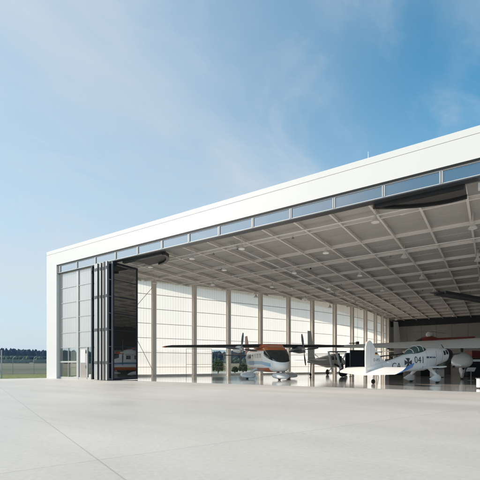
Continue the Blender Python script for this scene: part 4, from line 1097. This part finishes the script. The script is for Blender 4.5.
# bushes outside the clear part of the side wall
def bush(px, Z, r, h, label):
    p = at(px, Z, -.05); o = empty('bush', p, 0, label, 'bush')
    b = B(); rnd = random.Random(int(px * 10))
    for k in range(1400):
        th = rnd.uniform(0, 2*math.pi); ph = math.acos(rnd.uniform(-.6, 1)); rr = rnd.random() ** .4
        kk = 1 + .3 * noise.noise(Vector((math.cos(th), math.sin(th), ph)) * 2 + Vector((px, 0, 0)))
        c = Vector((math.sin(ph) * math.cos(th) * r * rr * kk, math.sin(ph) * math.sin(th) * r * rr * kk, h * .5 + math.cos(ph) * h * .5 * rr * kk))
        n = Vector((rnd.gauss(0, 1), rnd.gauss(0, 1), rnd.gauss(0, 1))).normalized(); t = n.orthogonal().normalized(); s = n.cross(t); w = .09 + .07 * rnd.random()
        b.faces.new([b.verts.new(c + t * w), b.verts.new(c + s * w * .6), b.verts.new(c - t * w), b.verts.new(c - s * w * .6)])
    obj('foliage', b, M['bush'], o)
    b = B()
    for k in range(5): tube(b, [(0, 0, 0), (rnd.uniform(-.4, .4) * r, rnd.uniform(-.4, .4) * r, h * .7)], [.04, .01], 6)
    obj('stem', b, mat('bark', (.10, .07, .05), .9), o)
bush(218, 55, .9, 2.0, 'round green bush outside the clear panes left of the orange roofed plane')
bush(235, 60, .45, 1.0, 'low green bush outside the clear panes behind the left propeller')
bush(243, 60, .7, 1.6, 'green bush outside the clear panes beside the fuselage of the orange roofed plane')

# ------------------------------------------------------------------ world, sun, camera
CLX, CLY, GLOW = 7.7, 1.4, 2.6
SKYMUL = (.40, 1.20, 1.22)
tdir = Vector((.84, .543, 0)).normalized()          # horizontal travel of the light
el = R(35)
ld = Vector((tdir.x * math.cos(el), tdir.y * math.cos(el), -math.sin(el)))
sun = bpy.data.lights.new('sun', 'SUN'); sun.energy = 4.3; sun.angle = R(.6); sun.color = (1, .895, .75)
so = bpy.data.objects.new('sun', sun); COL.objects.link(so); so.rotation_euler = ld.to_track_quat('-Z', 'Y').to_euler(); so.location = (30, -60, 40)
w = bpy.data.worlds.new('World'); sc.world = w; w.use_nodes = True
nt = w.node_tree; N, L = nt.nodes, nt.links; N.clear()
out = N.new('ShaderNodeOutputWorld'); bg = N.new('ShaderNodeBackground'); L.new(bg.outputs[0], out.inputs[0])
sky = N.new('ShaderNodeTexSky'); sky.sky_type = 'NISHITA'; sky.sun_disc = False
sky.sun_elevation = el
sky.sun_rotation = math.atan2(-ld.x, -ld.y)
sky.altitude = 400; sky.air_density = 1.0; sky.dust_density = .3; sky.ozone_density = 2.0
def mnode(op, a, b=None, c=None, clamp=False):
    n = N.new('ShaderNodeMath'); n.operation = op; n.use_clamp = clamp
    for i, q in enumerate((a, b, c)):
        if q is None: continue
        if isinstance(q, (int, float)): n.inputs[i].default_value = q
        else: L.new(q, n.inputs[i])
    return n.outputs[0]
def mrange(src, a, b, c, d, interp='SMOOTHSTEP'):
    r = N.new('ShaderNodeMapRange'); r.interpolation_type = interp
    for i, q in enumerate((a, b, c, d)): r.inputs[i+1].default_value = q
    L.new(src, r.inputs[0]); return r.outputs[0]
tc = N.new('ShaderNodeTexCoord'); sx = N.new('ShaderNodeSeparateXYZ'); L.new(tc.outputs['Generated'], sx.inputs[0])
# thin high cloud: streaky noise on a flat layer overhead
zc = mnode('MAXIMUM', sx.outputs[2], .03); zc = mnode('ADD', zc, .12)
cx = mnode('DIVIDE', sx.outputs[0], zc); cy = mnode('DIVIDE', sx.outputs[1], zc)
cb = N.new('ShaderNodeCombineXYZ'); L.new(cx, cb.inputs[0]); L.new(cy, cb.inputs[1])
mp = N.new('ShaderNodeMapping'); mp.inputs['Rotation'].default_value = (0, 0, R(-35)); mp.inputs['Scale'].default_value = (1.0, .5, 1); mp.inputs['Location'].default_value = (CLX, CLY, 0); L.new(cb.outputs[0], mp.inputs[0])
nz = N.new('ShaderNodeTexNoise'); nz.inputs['Scale'].default_value = .8; nz.inputs['Detail'].default_value = 9; nz.inputs['Roughness'].default_value = .52; nz.inputs['Distortion'].default_value = .5; L.new(mp.outputs[0], nz.inputs['Vector'])
wisp = mrange(nz.outputs[0], .44, .70, 0, 1)
# the veil is thicker to the north-west of the field (world -x) and towards the horizon
az = mnode('MULTIPLY_ADD', sx.outputs[0], -.95, mnode('MULTIPLY', sx.outputs[1], -.10))   # grows to the left of the view
veil_az = mrange(az, -.15, .70, .0, .80)
veil_z = mrange(sx.outputs[2], .0, .60, 1.0, .0)
def inv(x, k): return mnode('MULTIPLY_ADD', x, -k, 1.0)
nz2 = N.new('ShaderNodeTexNoise'); nz2.inputs['Scale'].default_value = 3.2; nz2.inputs['Detail'].default_value = 8; nz2.inputs['Roughness'].default_value = .6; nz2.inputs['Distortion'].default_value = 1.0; L.new(mp.outputs[0], nz2.inputs['Vector'])
fine = mrange(nz2.outputs[0], .45, .75, 0, 1)
clear_ = mnode('MULTIPLY', mnode('MULTIPLY', inv(veil_az, .72), inv(veil_z, .80)), mnode('MULTIPLY', inv(wisp, .62), inv(fine, .28)))
f = mnode('SUBTRACT', 1.0, clear_, clamp=True)
sd = N.new('ShaderNodeVectorMath'); sd.operation = 'DOT_PRODUCT'; L.new(tc.outputs['Generated'], sd.inputs[0]); sd.inputs[1].default_value = (-ld.x, -ld.y, -ld.z)
glow = mrange(sd.outputs['Value'], .70, .99, .95, GLOW)            # forward scattering: cloud is brighter towards the sun
cc = N.new('ShaderNodeVectorMath'); cc.operation = 'SCALE'; cc.inputs[0].default_value = [q / .15 for q in (.65, .705, .75)]; L.new(glow, cc.inputs['Scale'])
sb_ = N.new('ShaderNodeVectorMath'); sb_.operation = 'MULTIPLY'; L.new(sky.outputs[0], sb_.inputs[0]); sb_.inputs[1].default_value = SKYMUL
mx = N.new('ShaderNodeMix'); mx.data_type = 'RGBA'; mx.clamp_factor = True
L.new(f, mx.inputs[0]); L.new(sb_.outputs[0], mx.inputs[6]); L.new(cc.outputs[0], mx.inputs[7]); L.new(mx.outputs[2], bg.inputs[0]); bg.inputs[1].default_value = .15

bm = B(); box(bm, CAM.x - 1600, CAM.x + 1600, CAM.y - 1600, CAM.y + 1600, -1.1, 45)
m, nt, N, L = newmat('haze_air'); out = N.new('ShaderNodeOutputMaterial'); pv = N.new('ShaderNodeVolumePrincipled'); L.new(pv.outputs[0], out.inputs['Volume'])
pv.inputs['Color'].default_value = (.35, .60, .95, 1); pv.inputs['Density'].default_value = .00016; pv.inputs['Anisotropy'].default_value = .2
tag(obj('haze', bm, m), kind='stuff')
cam = bpy.data.cameras.new('camera'); co = bpy.data.objects.new('camera', cam); COL.objects.link(co)
co.location = CAM; co.rotation_euler = (R(90), 0, math.atan2(FX.y, FX.x) - math.pi / 2)
cam.sensor_width = 36; cam.lens = 36 * 383 / 480; cam.shift_y = (365.2 - 240) / 480; cam.clip_end = 8000; cam.clip_start = .1
sc.camera = co
vs_ = sc.view_settings; vs_.view_transform = 'Standard'; vs_.look = 'None'; vs_.gamma = 1; vs_.use_curve_mapping = False; vs_.exposure = .15
sc.cycles.max_bounces = 10; sc.cycles.diffuse_bounces = 5; sc.cycles.transparent_max_bounces = 12; sc.cycles.use_denoising = True
